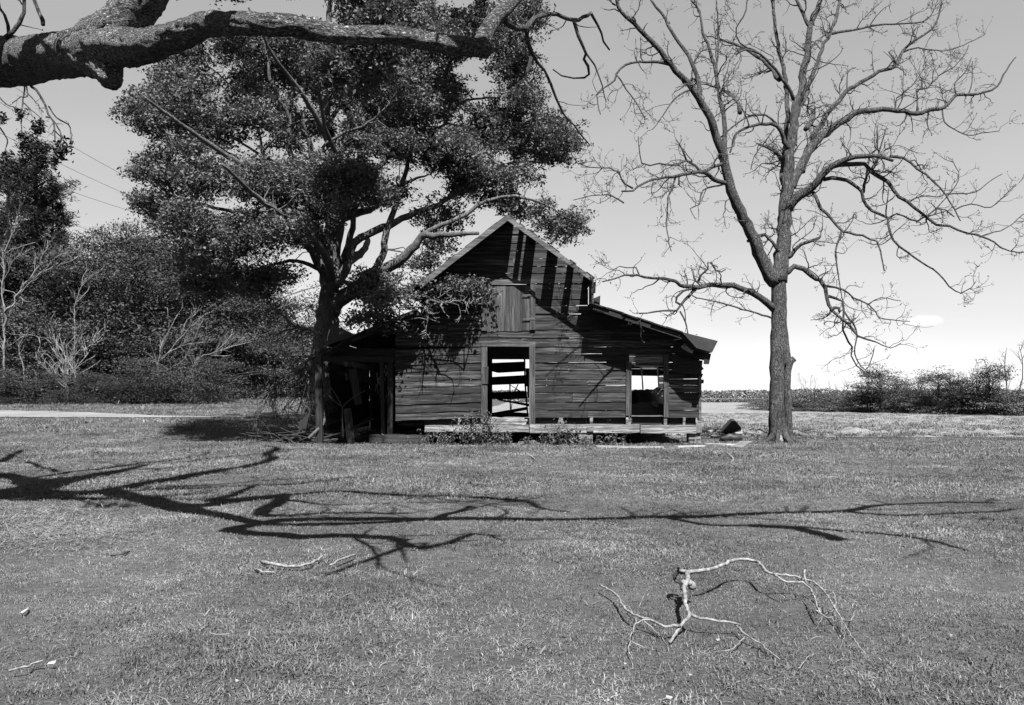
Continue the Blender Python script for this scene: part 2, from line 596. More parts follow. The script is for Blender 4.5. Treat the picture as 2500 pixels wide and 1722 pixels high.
def tuft_mesh(name, nb, rad, h0, h1, w, lean, r):
    V, Q = [], []
    for k in range(nb):
        a = r.uniform(0, 2 * np.pi); q = r.uniform(0, 1) ** .5 * rad
        p = A([math.cos(a) * q, math.sin(a) * q, -.01])
        h = r.uniform(h0, h1); az = r.uniform(0, 2 * np.pi); d = A([math.cos(az), math.sin(az), 0])
        s = A([-d[1], d[0], 0]) * w * r.uniform(.6, 1.2)
        l = abs(r.normal(0, lean)) + .15
        m_ = p + A([0, 0, h * .62]) + d * h * l * .35
        t = p + A([0, 0, h * (1 - .25 * min(l, 2))]) + d * h * l
        b0 = len(V)
        V += [p - s, p + s, m_ + s * .8, m_ - s * .8, t + s * .12, t - s * .12]
        Q += [(b0, b0 + 1, b0 + 2, b0 + 3), (b0 + 3, b0 + 2, b0 + 4, b0 + 5)]
    return mesh_from(name, A(V), A(Q), M['blade'])


tuft_col = bpy.data.collections.new('grass_tufts')
for k in range(5):
    o = bpy.data.objects.new('grass_tuft', tuft_mesh('grass_tuft', 36, .07, .008, .021 if k < 4 else .036, .0020, 1.5, rng))
    tuft_col.objects.link(o)


def scatter_grass(name, pts, scales):
    me = bpy.data.meshes.new(name)
    me.vertices.add(len(pts)); me.vertices.foreach_set('co', np.asarray(pts, np.float32).ravel())
    a = me.attributes.new('spin', 'FLOAT_VECTOR', 'POINT')
    rot = np.zeros((len(pts), 3), np.float32); rot[:, 2] = rng.uniform(0, 6.283, len(pts))
    rot[:, :2] = rng.normal(0, .12, (len(pts), 2))
    a.data.foreach_set('vector', rot.ravel())
    a = me.attributes.new('size', 'FLOAT', 'POINT'); a.data.foreach_set('value', np.asarray(scales, np.float32))
    o = link(bpy.data.objects.new(name, me))
    g = bpy.data.node_groups.new('scatter_' + name, 'GeometryNodeTree')
    g.interface.new_socket('Geometry', in_out='INPUT', socket_type='NodeSocketGeometry')
    g.interface.new_socket('Geometry', in_out='OUTPUT', socket_type='NodeSocketGeometry')
    N, L = g.nodes, g.links
    gi, go = N.new('NodeGroupInput'), N.new('NodeGroupOutput')
    mp_ = N.new('GeometryNodeMeshToPoints'); ip = N.new('GeometryNodeInstanceOnPoints')
    ci = N.new('GeometryNodeCollectionInfo'); ci.inputs['Collection'].default_value = tuft_col
    ci.inputs['Separate Children'].default_value = True; ci.inputs['Reset Children'].default_value = True
    r1 = N.new('GeometryNodeInputNamedAttribute'); r1.data_type = 'FLOAT_VECTOR'; r1.inputs['Name'].default_value = 'spin'
    r2 = N.new('GeometryNodeInputNamedAttribute'); r2.data_type = 'FLOAT'; r2.inputs['Name'].default_value = 'size'
    L.new(gi.outputs[0], mp_.inputs['Mesh']); L.new(mp_.outputs[0], ip.inputs['Points'])
    L.new(ci.outputs[0], ip.inputs['Instance']); ip.inputs['Pick Instance'].default_value = True
    L.new(r1.outputs[0], ip.inputs['Rotation']); L.new(r2.outputs[0], ip.inputs['Scale'])
    L.new(ip.outputs[0], go.inputs[0])
    mod = o.modifiers.new('scatter', 'NODES'); mod.node_group = g
    return o


def lawn_points(y0, y1, dens, s0, s1, pad=1.5):
    """uniform over the trapezoid of lawn the photograph covers"""
    w1 = .66 * y1 + pad
    n = int(dens * 2 * w1 * (y1 - y0))
    x = rng.uniform(-w1, w1, n); y = rng.uniform(y0, y1, n)
    k = np.abs(x) < .66 * y + pad
    x, y = x[k], y[k]
    return x, y, rng.uniform(s0, s1, len(x))


def in_barn(x, y):
    return (x > -5.4) & (x < 5.3) & (y > 22.75) & (y < 31)


def on_field(x, y):
    return (x > -5.4) & (y > 27.2)


def on_drive(x, y):
    d = np.full(x.shape, 9.9)
    for c, h in zip(cl[::2], hw[::2]):
        d = np.minimum(d, np.hypot(x - c[0], y - c[1]) - h)
    return d < -.05


gp = [lawn_points(2.2, 6, 560, .7, 1.25), lawn_points(6, 10, 360, .8, 1.4), lawn_points(10, 17, 170, 1.3, 2.2),
      lawn_points(17, 28, 85, 1.7, 3.0), lawn_points(28, 58, 11, 3.2, 6)]
x = np.concatenate([g[0] for g in gp]); y = np.concatenate([g[1] for g in gp]); s = np.concatenate([g[2] for g in gp])
k = ~in_barn(x, y) & ~on_field(x, y) & ~((y > 34) & on_drive(x, y))
x, y, s = x[k], y[k], s[k]
# patchy growth: thin and lush areas
pn = fnoise(x, y, .45, 5.0)
s = s * np.clip(1 + .5 * pn, .62, 1.6) * np.where(rng.random(len(s)) < .008, 1.9, 1)
tag(scatter_grass('grass', np.stack([x, y, zt(x, y)], 1), s), kind='stuff')
fx_ = np.concatenate([rng.uniform(-5, 42, 5200), rng.uniform(-5, 60, 3500)]); fy_ = np.concatenate([27.3 + np.abs(rng.normal(0, 7, 5200)), rng.uniform(30, 75, 3500)])
kf = fx_ < .68 * fy_
tag(scatter_grass('stubble', np.stack([fx_, fy_, 0 * fx_ + .06], 1)[kf], rng.uniform(2.5, 7, len(fx_))[kf]), kind='stuff')
# unmown grass along the barn foot, round the tree and by the woods
ex = np.concatenate([rng.uniform(-6.5, 5.6, 900), rng.normal(6.9, .7, 420), rng.uniform(-40, -10, 1500), rng.uniform(4.6, 8, 150)])
ey = np.concatenate([22.45 + np.abs(rng.normal(0, .3, 900)) * -.8 + .3, rng.normal(24.2, .35, 420), rng.uniform(50, 56, 1500), rng.uniform(22.4, 23.6, 150)])
es = np.concatenate([rng.uniform(1.6, 3.6, 900), rng.uniform(2.2, 4.5, 420), rng.uniform(4, 9, 1500), rng.uniform(1.6, 3, 150)])
tag(scatter_grass('tall_grass', np.stack([ex, ey, zt(ex, ey)], 1), es), kind='stuff')

# dry litter under the old tree, at the left edge of the lawn
n = 2600
lx, ly = rng.normal(0, 1, n), rng.normal(0, 1, n)
g0 = A([ground_at(90 + 130 * a_, max(1215, 1285 + 30 * b_)) for a_, b_ in zip(lx, ly)])
ax_ = norm(np.stack([rng.normal(0, 1, n), rng.normal(0, 1, n), rng.normal(0, .12, n)], 1))
ln__ = rng.uniform(.02, .11, n)[:, None]; sd_ = norm(np.cross(ax_, A([0, 0, 1.])))
g0[:, 2] = zt(g0[:, 0], g0[:, 1]) + rng.uniform(.012, .05, n)
V = np.stack([g0 - ax_ * ln__, g0 + sd_ * .004, g0 + ax_ * ln__, g0 - sd_ * .004], 1).reshape(-1, 3)
tag(obj('dry_litter', V, np.arange(4 * n).reshape(n, 4), M['paletwig']), kind='stuff')

# ------------------------------------------------------------------ the barn
YF, YO, YR = 22.9, 22.0, 30.5                     # front wall, roof overhang, rear wall
KF, KO, KR = F / YF, F / YO, F / YR
wx = lambda px: (px - CX) / KF
wz = lambda py: CAMH + (HOR - py) / KF
ox = lambda px: (px - CX) / KO
oz = lambda py: CAMH + (HOR - py) / KO
bx_ = lambda px: (px - CX) / KR
bz_ = lambda py: CAMH + (HOR - py) / KR

barn = thing('barn', 'derelict weathered board barn with steep gable and sagging lean-to sheds', 'barn', (0, YF, 0))
APEX, EAVER, EAVEL = (ox(1238), oz(527)), (ox(1450), oz(681)), (ox(1010), oz(704))
LTR0, LTR1 = (ox(1452), oz(744)), (ox(1702), oz(826))
LTL0, LTL1 = (ox(1018), oz(757)), (ox(853), oz(825))


def lerp2(a, b, t): return (a[0] + (b[0] - a[0]) * t, a[1] + (b[1] - a[1]) * t)


def x_on(a, b, z): return a[0] + (b[0] - a[0]) * (z - a[1]) / (b[1] - a[1])


def board(name, x0, x1, z0, z1, y, th, mat, parent, x0t=None, x1t=None, sag=0.0, tilt=.02, jit=.006, nseg=6, sagref=None, loc_y=None):
    """one horizontal board with uneven edges; its foot stands proud by tilt; sag = drop per metre to the left of sagref"""
    x0t = x0 if x0t is None else x0t; x1t = x1 if x1t is None else x1t
    V = []
    for i in range(nseg + 1):
        t = i / nseg
        xb = x0 + (x1 - x0) * t; xt = x0t + (x1t - x0t) * t
        dz = -sag * max(0, (sagref if sagref is not None else x1) - xb)
        j = rng.normal(0, jit, 3)
        V += [(xb, y - tilt - j[2] * .6, z0 + dz + j[0]), (xt, y + j[2] * .6, z1 + dz + j[1]), (xt, y + th, z1 + dz + j[1]), (xb, y + th - tilt, z0 + dz + j[0])]
    Q = []
    for i in range(nseg):
        b = 4 * i
        for k in range(4):
            Q.append((b + k, b + 4 + k, b + 4 + (k + 1) % 4, b + (k + 1) % 4))
    Q += [(0, 1, 2, 3), (4 * nseg + 3, 4 * nseg + 2, 4 * nseg + 1, 4 * nseg)]
    V = A(V)
    return obj(name, V, A(Q), mat, parent, V.mean(0))


# siding, row by row, each run of board a piece
ROW, ZB = .2296, wz(1020)
ROWZ = ZB + ROW * (np.arange(27) + np.concatenate([[0], np.random.default_rng(4).normal(0, .09, 26)]))
for k in range(25):
    z0 = ROWZ[k]; z1 = ROWZ[k + 1]; zm = (z0 + z1) / 2
    gap = abs(rng.normal(.004, .003)) + (.014 if rng.random() < .14 else 0)
    # limits of this row
    def right_at(z): return 5.40 if z < LTR1[1] - .12 else (x_on(LTR0, LTR1, z) if z < LTR0[1] - .05 else (2.2 if z < EAVER[1] + .13 else x_on((APEX[0], APEX[1] + .13), (EAVER[0], EAVER[1] + .13), z)))
    def left_at(z): return -3.36 if z < oz(790) else (x_on(LTL0, LTL1, z) if z < LTL0[1] else (-2.62 if z < EAVEL[1] else x_on(APEX, EAVEL, z)))
    if z0 > APEX[1] - .08: break
    zt_ = min(z1, APEX[1] - .03)
    L0, L1, R0, R1 = left_at(z0) + .01, left_at(zt_ - gap) + .01, right_at(z0) - .01, right_at(zt_ - gap) - .01
    cuts = []
    if zm < wz(838): cuts.append((wx(1186), wx(1296)))
    if wz(812) < zm < wz(686): cuts.append((wx(1187), wx(1297)))
    if zm < wz(862): cuts.append((wx(1536), wx(1623)))
    spans, a, at = [], L0, L1
    for c0, c1 in cuts:
        spans.append((a, at, c0, c0)); a = at = c1
    spans.append((a, at, R0, R1))
    for i, (a, at, b, bt) in enumerate(spans):
        if b - a < .12: continue
        # long runs are two boards butted at a joint
        pieces = [(a, at, b, bt)]
        if b - a > 2.6 and rng.random() < .55:
            c = a + (b - a) * rng.uniform(.35, .65)
            pieces = [(a, at, c - .004, c - .004), (c + .004, c + .004, b, bt)]
        for (p, pt, q, qt) in pieces:
            left = q < wx(1190) + .02
            sag = (.034 if zm < 3.0 else .018) if left else rng.normal(0, .002)
            if not left and q > 4.3 and zm > 2.7: sag = -.006
            board('siding_board', p, q, z0, zt_ - gap, YF + rng.normal(0, .004), .024, M['siding'], barn, pt, qt,
                  sag, .014 + abs(rng.normal(0, .009)), .0055, max(3, int((q - p) * 3.2)), wx(1180))

for k in range(9):                                # added backing boards closing bright sky gaps high on the left
    z0 = 2.5 + k * .24
    box('inner_board', max(-3.35, -3.35 + (.75 if z0 > 3.3 else 0)), -.95, YF + .16 + .02 * (k % 2), YF + .18 + .02 * (k % 2), z0, z0 + .25, M['dark_x'], barn, .003)
# door frame, loft door with its frame, right doorway posts
box('door_header', wx(1175), wx(1307), YF - .075, YF - .03, wz(847), wz(833), M['trim'], barn, .002, ry=.012)
box('door_jamb', wx(1175), wx(1190), YF - .07, YF + .02, wz(1030), wz(848), M['trim_v'], barn, .002, ry=-.004)
box('door_jamb', wx(1292), wx(1306), YF - .07, YF + .02, wz(1036), wz(848), M['trim_v'], barn, .002)
box('splice_board', wx(1178), wx(1192), YF - .10, YF - .076, wz(938), wz(896), M['trim_v'], barn, .002, ry=.02)
box('loft_header', wx(1183), wx(1307), YF - .075, YF - .03, wz(694), wz(683), M['trim'], barn, .002, ry=-.006)
box('loft_jamb', wx(1175), wx(1189), YF - .07, YF + .02, wz(808), wz(695), M['trim_v'], barn, .002)
box('loft_jamb', wx(1294), wx(1307), YF - .07, YF + .02, wz(806), wz(695), M['trim_v'], barn, .002)
ld = link(bpy.data.objects.new('loft_door', None), barn, (wx(1240), YF - .02, wz(750)))
edges = [1188.5, 1210, 1217, 1235, 1244, 1254, 1263, 1275, 1293]
for a, b in zip(edges[:-1], edges[1:]):
    box('door_plank', wx(a) + .001, wx(b) - .001, YF - .03 + rng.normal(0, .004), YF + .0, wz(811 - (a - 1191) * .05) + rng.normal(0, .012), wz(697) + rng.normal(0, .008), M['trim_v'], ld, .0015)
for py in (722, 780):
    a, b = wx(1275), wx(1306); z = wz(py); y = YF - .085
    V = [(a, y, z + .006), (b, y, z + .055), (b, y, z - .02), (a, y, z - .012)]
    V = A(V + [(p[0], y + .012, p[2]) for p in V])
    obj('hinge', V, A([[0, 3, 2, 1], [4, 5, 6, 7], [0, 1, 5, 4], [1, 2, 6, 5], [2, 3, 7, 6], [3, 0, 4, 7]]), M['iron'], ld, V.mean(0))
box('doorway_post', wx(1528), wx(1541), YF - .06, YF + .05, wz(1015), wz(885), M['trim_v'], barn, .002, ry=.006)
box('doorway_post', wx(1620), wx(1632), YF - .06, YF + .05, wz(1019), wz(865), M['trim_v'], barn, .002)
box('corner_board', wx(1705), wx(1711.5), YF - .05, YF + .10, wz(1028), wz(905), M['fascia'], barn, .003)
box('corner_board', 2.205, 2.26, YO + .03, YF - .03, wz(752), oz(683), M['trim_v'], barn, .002)
for px, py in ((1714, 900), (1716, 930), (1712, 915)):
    box('splinter', wx(px - 9), wx(px + 2), YF - .03, YF + .02, wz(py + 6), wz(py - 2), M['dark_x'], barn, .01, ry=rng.normal(0, .3))
# recessed band under the siding: rim boards, blocks, sill beams
for a, b in ((1308, 1362), (1376, 1440), (1448, 1529), (1545, 1621), (1633, 1700)):
    box('rim_board', wx(a), wx(b), YF + .10, YF + .14, wz(1039), wz(1014), M['dark_x'], barn, .003)
for a, b, r in ((1363, 1369, .25), (1369, 1375, -.2), (1440, 1447, 0), (1528, 1534, .05), (1534, 1541, .12), (1620, 1628, 0), (1667, 1673, .1), (1292, 1300, 0), (1118, 1122, .1)):
    box('sill_block', wx(a), wx(b), YF - .03, YF + .09, wz(1038), wz(1020), M['sill'], barn, .004, ry=r)
board('sill_beam', wx(1293), wx(1560), wz(1056.5), wz(1036), YF - .12, .22, M['sill'], barn, tilt=.0, jit=.006, nseg=10, sag=-.012, sagref=wx(1293))
board('sill_beam', wx(1562), wx(1697), wz(1058), wz(1038), YF - .14, .22, M['sill'], barn, tilt=0, jit=.006, nseg=8)
board('sill_beam', wx(1195), wx(1291), wz(1055), wz(1036), YF - .13, .2, M['sill'], barn, tilt=.03, jit=.012, nseg=8)
board('sill_beam', wx(1038), wx(1190), wz(1055), wz(1038), YF - .08, .2, M['sill'], barn, tilt=.02, jit=.014, nseg=8)
for py, a, b in ((1021, 1194, 1280), (1026, 1192, 1288), (1031, 1190, 1286), (1034.5, 1193, 1284)):
    board('floor_board', wx(a), wx(b), wz(py + 2.6), wz(py - 1.8), YF + .02 + (1034 - py) * .012, .16, M['sill'], barn, tilt=.03, jit=.008, nseg=6)
board('fallen_sill', wx(905), wx(1050), wz(1082), wz(1062), YF - .25, .12, M['dark_x'], barn, tilt=.02, jit=.012, nseg=8, sag=-.012)
board('rim_board', wx(1036), wx(1175), wz(1040), wz(1016), YF + .10, .04, M['dark_x'], barn, tilt=0, jit=.01, nseg=6, sag=.03)
# floor, and an added skirt that stops light showing under the barn
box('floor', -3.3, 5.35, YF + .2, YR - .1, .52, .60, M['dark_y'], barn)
box('added_rear_skirt', -5.4, 5.4, YR - .05, YR, -.05, .5, M['dark_x'], barn)
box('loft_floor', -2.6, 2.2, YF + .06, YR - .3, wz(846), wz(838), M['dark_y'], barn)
# brick piers
bm_ = mesh_from('brick', boxv(-.1, .1, -.05, .05, -.03, .03) + rng.normal(0, .004, (8, 3)), BOXQ, M['brick'])


def pier(x0, x1, z1, y=YF - .1):
    p = box('brick_pier', x0 + .012, x1 - .012, y + .012, y + .34, -.08, z1 - .005, M['mortar'], barn)
    z, r = 0.0, 0
    while z + .06 < z1 + .01:
        x = x0 - (.1 if r % 2 else 0)
        while x < x1 - .02:
            a, b = max(x, x0), min(x + .2, x1)
            if b - a > .05 and rng.random() > .12:
                o = bpy.data.objects.new('brick', bm_)
                link(o, p, ((a + b) / 2 + rng.normal(0, .006), y + .045 + rng.normal(0, .008), z + .033))
                o.scale = ((b - a - .012) / .2, 1, 1)
                o.rotation_euler = (0, rng.normal(0, .03), rng.normal(0, .05))
            x += .212
        z += .072; r += 1


pier(wx(1411), wx(1447), wz(1058)); pier(wx(1680), wx(1710), wz(1042), YF - .06)
box('pier_block', wx(1432), wx(1448), YF - .16, YF - .121, wz(1053), wz(1043), M['brick'], barn, .004)
box('pier_block', wx(1696), wx(1711), YF - .12, YF + .1, wz(1056), wz(1036), M['brick'], barn, .006)
# pale chalk scrawl on the rim board
sc_ = MB()
sy = YF + .097
def chalk(pts): tube(sc_, [(wx(a), sy, wz(b)) for a, b in pts], [.006] * len(pts), 5)
chalk([(1487, 1025), (1483, 1024.5), (1482, 1028), (1486, 1029), (1489, 1027)])
chalk([(1484, 1032), (1488.5, 1029), (1490.5, 1025), (1493.5, 1023.3)])
chalk([(1489, 1024), (1492, 1026.5), (1493.5, 1031)])
sc_.build('chalk_mark', M['pale'], barn, (wx(1488), sy, wz(1028)))

# roofs: boards running back from the front edge
def slope_board(name, a, b, t0, t1, y0, y1, th, mat, lift=0.0):
    (xa, za), (xb, zb) = lerp2(a, b, t0), lerp2(a, b, t1)
    n = A([-(zb - za), xb - xa]); n = n / np.linalg.norm(n)
    if n[1] < 0: n = -n
    V = []
    for y in (y0, y1):
        for (xx, zz) in ((xa, za), (xb, zb)):
            for h in (lift, lift + th):
                V.append((xx + n[0] * h, y, zz + n[1] * h))
    V = A(V)
    return obj(name, V, BOXQ, mat, barn, V.mean(0))


NB = 9
for k in range(NB):                               # left slope: closed
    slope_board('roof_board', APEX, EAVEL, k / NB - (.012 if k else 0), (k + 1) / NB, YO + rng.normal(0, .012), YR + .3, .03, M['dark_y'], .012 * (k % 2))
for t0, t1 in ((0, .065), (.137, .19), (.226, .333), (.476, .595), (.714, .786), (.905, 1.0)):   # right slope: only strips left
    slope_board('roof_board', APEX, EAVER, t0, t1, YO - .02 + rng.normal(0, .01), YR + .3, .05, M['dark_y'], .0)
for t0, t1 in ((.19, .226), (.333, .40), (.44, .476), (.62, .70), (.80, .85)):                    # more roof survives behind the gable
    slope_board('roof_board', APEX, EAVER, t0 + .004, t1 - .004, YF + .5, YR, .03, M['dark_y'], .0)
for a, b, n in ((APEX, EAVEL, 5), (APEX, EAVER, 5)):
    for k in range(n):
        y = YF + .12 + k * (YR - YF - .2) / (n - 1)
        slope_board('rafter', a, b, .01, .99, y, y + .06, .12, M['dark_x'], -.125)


def rake(a, b, t0, t1, y, drop, lift, mat):
    (xa, za), (xb, zb) = lerp2(a, b, t0), lerp2(a, b, t1)
    V = A([(x_, yy, z_ + d) for yy in (y, y + .03) for (x_, z_) in ((xa, za), (xb, zb)) for d in (-drop, lift)])
    return obj('rake_board', V, BOXQ, mat, barn, V.mean(0))


rake(APEX, EAVEL, 0, .93, YO - .032, .155, .02, M['fascia'])
rake(APEX, EAVER, .0, .665, YO - .034, .13, .02, M['fascia'])
rake(APEX, EAVER, .67, .985, YO - .030, .12, .015, M['fascia'])
for k in range(7):                                # right lean-to roof
    slope_board('shed_roof_board', LTR0, LTR1, k / 7 - (.02 if k else .045), (k + 1) / 7, YO + rng.normal(0, .02), YR - .4, .035, M['dark_y'], .015 * (k % 2))
for k in range(5):
    y = YO + .06 + k * (YR - YO - .6) / 4
    slope_board('shed_rafter', LTR0, LTR1, .0, .995, y, y + .07, .13, M['dark_x'], -.14)
V = []
for dy in (0, 1.1):
    for q in ((1664, 811), (1752, 833), (1738, 861), (1700, 850)):
        V.append((ox(q[0]), YO - .03 + dy, oz(q[1])))
V = A(V)
obj('drooping_roof_sheet', V, A([[0, 3, 2, 1], [4, 5, 6, 7], [0, 1, 5, 4], [1, 2, 6, 5], [2, 3, 7, 6], [3, 0, 4, 7]]), M['tin'], barn, V.mean(0))
box('hanging_board', ox(1722), ox(1736), YO + .1, YO + .16, oz(889), oz(862), M['dark_v'], barn, .006, ry=.15)
box('shed_plate', wx(1640), wx(1722), YF - .16, YF - .05, wz(872), wz(852), M['dark_x'], barn, .01, ry=.22)
box('broken_board', wx(1664), wx(1694), YF - .2, YF - .17, wz(858), wz(838), M['pale'], barn, .02, ry=.5)
box('eave_board', wx(1640), wx(1712), YF - .12, YF - .08, wz(912), wz(878), M['dark_x'], barn, .012, ry=.1)
box('shed_gable_board', wx(1470), wx(1640), YF - .028, YF - .004, wz(866), wz(851), M['dark_x'], barn, .008, ry=.01)
# bent sheet standing off the eave of the main roof
V = A([(ox(1455), YO + .8, oz(728)), (ox(1472), YO + .75, oz(736)), (ox(1473), YO + .75, oz(713)), (ox(1456), YO + .8, oz(720)),
       (ox(1455), YO + 1.4, oz(728)), (ox(1472), YO + 1.3, oz(736)), (ox(1473), YO + 1.3, oz(713)), (ox(1456), YO + 1.4, oz(720))])
obj('bent_roof_sheet', V, A([[0, 1, 2, 3], [7, 6, 5, 4], [0, 4, 5, 1], [1, 5, 6, 2], [2, 6, 7, 3], [3, 7, 4, 0]]), M['tin'], barn, V.mean(0))
box('eave_splinter', ox(1452), ox(1456), YO + .2, YO + .3, oz(712), oz(686), M['dark_v'], barn, .01)

# left lean-to: open, collapsing
for k in range(5):
    slope_board('shed_roof_board', LTL0, LTL1, k / 5 - (.02 if k else 0), (k + 1) / 5, YO + rng.normal(0, .03), YR - .6, .035, M['dark_y'], .015 * (k % 2))
LTL2 = (ox(782), oz(862))
for k in range(3):
    slope_board('shed_roof_board', LTL1, LTL2, k / 3, (k + 1) / 3 - .02, YO + .1 + rng.normal(0, .06), YR - 1.2, .03, M['dark_y'], -.02 * k)
for k in range(4):
    y = YO + .1 + k * 2.3
    slope_board('shed_rafter', LTL0, LTL1, .0, .99, y, y + .07, .12, M['dark_x'], -.13)
rake(LTL0, LTL1, .05, .75, YO - .033, .06, .03, M['siding'])
V = A([(ox(q[0]), YO + dy, oz(q[1])) for dy in (.5, 2.2) for q in ((785, 842), (797, 795), (806, 790), (857, 815))])
obj('torn_roof_sheet', V, A([[0, 3, 2, 1], [4, 5, 6, 7], [0, 1, 5, 4], [1, 2, 6, 5], [2, 3, 7, 6], [3, 0, 4, 7]]), M['tin'], barn, V.mean(0))
board('shed_beam', wx(790), wx(962), wz(886), wz(872), YF - .05, .06, M['dark_x'], barn, tilt=0, jit=.006, nseg=6, sag=-.02)
board('shed_beam', wx(780), wx(965), wz(868), wz(850), YF + .1, .1, M['dark_x'], barn, tilt=0, jit=.006, nseg=6)
box('shed_post', wx(772), wx(788), YF - .1, YF + .1, 0, wz(852), M['dark_v'], barn, .006, ry=-.01)  # shed posts and planks take darkened wood, shade put into the colour
box('shed_post', wx(930), wx(938), YF - .05, YF + .05, .1, wz(884), M['dark_v'], barn, .004, ry=-.02)
box('shed_post', wx(946), wx(958), YF + .02, YF + .14, .1, wz(886), M['dark_v'], barn, .004, ry=.01)
box('hanging_board', wx(864), wx(870), YF - .06, YF - .02, wz(900), wz(885), M['dark_v'], barn, .003)
box('leaning_plank', wx(856), wx(875), YF + .12, YF + .17, wz(988), wz(900), M['dark_v'], barn, .004, ry=-.17)
box('leaning_plank', wx(848), wx(866), YF - .25, YF - .20, -.02, wz(997), M['dark_v'], barn, .004, ry=-.11)
c_ = MB()
for i in range(5):                                # bent fluted tin hanging from the beam
    a = A([(795 + i * 2.8, 925 + i * .6), (796 + i * 3, 950), (800 + i * 3, 968), (806 + i * 2.6, 979)])
    pts, rr = smooth_path([(wx(q[0]), YF - .1 + .02 * (i % 2), wz(q[1])) for q in a], [.018] * 4, .08)
    tube(c_, pts, rr, 5)
c_.build('hanging_tin', M['tin'], barn, (wx(803), YF - .1, wz(950)))
for k in range(5):
    box('wall_stud', -5.2 + .38 * k, -5.14 + .38 * k, YR - .12, YR - .06, .5, 2.9, M['dark_v'], barn, .01)
for k in range(11):
    z0 = .45 + k * .23
    board('rear_board', -5.45, -3.0, z0, z0 + .245, YR - .04 + .03 * (k % 2), .03, M['dark_x'], barn, tilt=0, jit=.006, nseg=3)
for k in range(11):
    z0 = .3 + k * .23
    box('side_board', -5.47 + .03 * (k % 2), -5.44 + .03 * (k % 2), YF + .8, YR - .1, z0, z0 + .245, M['dark_y'], barn, .005)
for k in range(9):                                # inner wall between shed and main room
    z0 = .6 + k * .24
    box('partition_board', -3.32 + .03 * (k % 2), -3.29 + .03 * (k % 2), YF + .05, YR - .1, z0, z0 + .25, M['dark_y'], barn, .004)

# rear wall as seen through the door: boards with wide gaps, leaning posts
RB = YR - .06
def rear(name, pts, mat='dark_x', y=RB, th=.04):
    n = len(pts)
    V = A([(bx_(a), y + d, bz_(b)) for d in (0, th) for a, b in pts])
    f = [tuple(range(n))[::-1], tuple(range(n, 2 * n))] + [(i, (i + 1) % n, n + (i + 1) % n, n + i) for i in range(n)]
    c = V.mean(0)
    return link(bpy.data.objects.new(name, mesh_from(name, V - c, f, M[mat])), barn, c)


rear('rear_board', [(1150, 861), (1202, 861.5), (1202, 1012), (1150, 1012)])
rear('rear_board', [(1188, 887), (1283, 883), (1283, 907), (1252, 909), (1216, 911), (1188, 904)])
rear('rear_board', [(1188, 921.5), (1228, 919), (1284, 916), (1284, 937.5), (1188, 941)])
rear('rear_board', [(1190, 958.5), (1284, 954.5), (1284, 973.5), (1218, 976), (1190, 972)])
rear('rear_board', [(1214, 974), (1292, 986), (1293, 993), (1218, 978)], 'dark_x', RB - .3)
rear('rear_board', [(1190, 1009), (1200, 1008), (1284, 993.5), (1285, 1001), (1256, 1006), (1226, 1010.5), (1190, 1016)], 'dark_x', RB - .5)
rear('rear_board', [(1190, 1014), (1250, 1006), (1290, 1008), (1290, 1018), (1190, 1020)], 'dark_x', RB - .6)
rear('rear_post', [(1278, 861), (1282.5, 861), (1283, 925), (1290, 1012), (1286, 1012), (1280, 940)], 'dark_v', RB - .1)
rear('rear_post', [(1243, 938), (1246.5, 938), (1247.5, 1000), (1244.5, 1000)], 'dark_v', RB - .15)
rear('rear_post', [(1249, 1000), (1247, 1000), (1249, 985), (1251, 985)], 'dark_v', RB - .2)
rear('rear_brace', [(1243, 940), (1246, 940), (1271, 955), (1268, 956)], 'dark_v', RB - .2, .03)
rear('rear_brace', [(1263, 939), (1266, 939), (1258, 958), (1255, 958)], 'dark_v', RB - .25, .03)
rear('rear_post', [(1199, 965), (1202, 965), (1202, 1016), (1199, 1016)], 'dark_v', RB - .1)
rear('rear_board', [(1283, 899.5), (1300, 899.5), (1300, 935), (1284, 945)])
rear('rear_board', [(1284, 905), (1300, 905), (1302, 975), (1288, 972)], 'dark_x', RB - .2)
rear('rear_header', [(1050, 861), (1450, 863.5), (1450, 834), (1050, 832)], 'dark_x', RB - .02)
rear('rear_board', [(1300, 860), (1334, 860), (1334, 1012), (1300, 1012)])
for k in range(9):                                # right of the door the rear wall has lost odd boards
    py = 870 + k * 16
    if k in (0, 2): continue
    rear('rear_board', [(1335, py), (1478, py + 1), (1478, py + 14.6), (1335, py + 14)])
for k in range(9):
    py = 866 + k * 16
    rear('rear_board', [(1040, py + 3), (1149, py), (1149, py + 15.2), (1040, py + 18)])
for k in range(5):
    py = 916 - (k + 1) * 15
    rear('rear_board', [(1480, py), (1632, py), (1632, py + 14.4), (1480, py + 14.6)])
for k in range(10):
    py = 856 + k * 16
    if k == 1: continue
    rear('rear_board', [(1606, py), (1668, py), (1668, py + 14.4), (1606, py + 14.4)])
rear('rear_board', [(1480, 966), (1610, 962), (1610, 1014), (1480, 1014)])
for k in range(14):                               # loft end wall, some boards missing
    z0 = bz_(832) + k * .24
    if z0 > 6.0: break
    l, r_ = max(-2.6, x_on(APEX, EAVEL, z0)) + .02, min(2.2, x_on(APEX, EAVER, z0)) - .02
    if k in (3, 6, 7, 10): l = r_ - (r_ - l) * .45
    board('rear_board', l, r_, z0, z0 + .23, YR - .06, .03, M['dark_x'], barn, tilt=0, jit=.006, nseg=3)
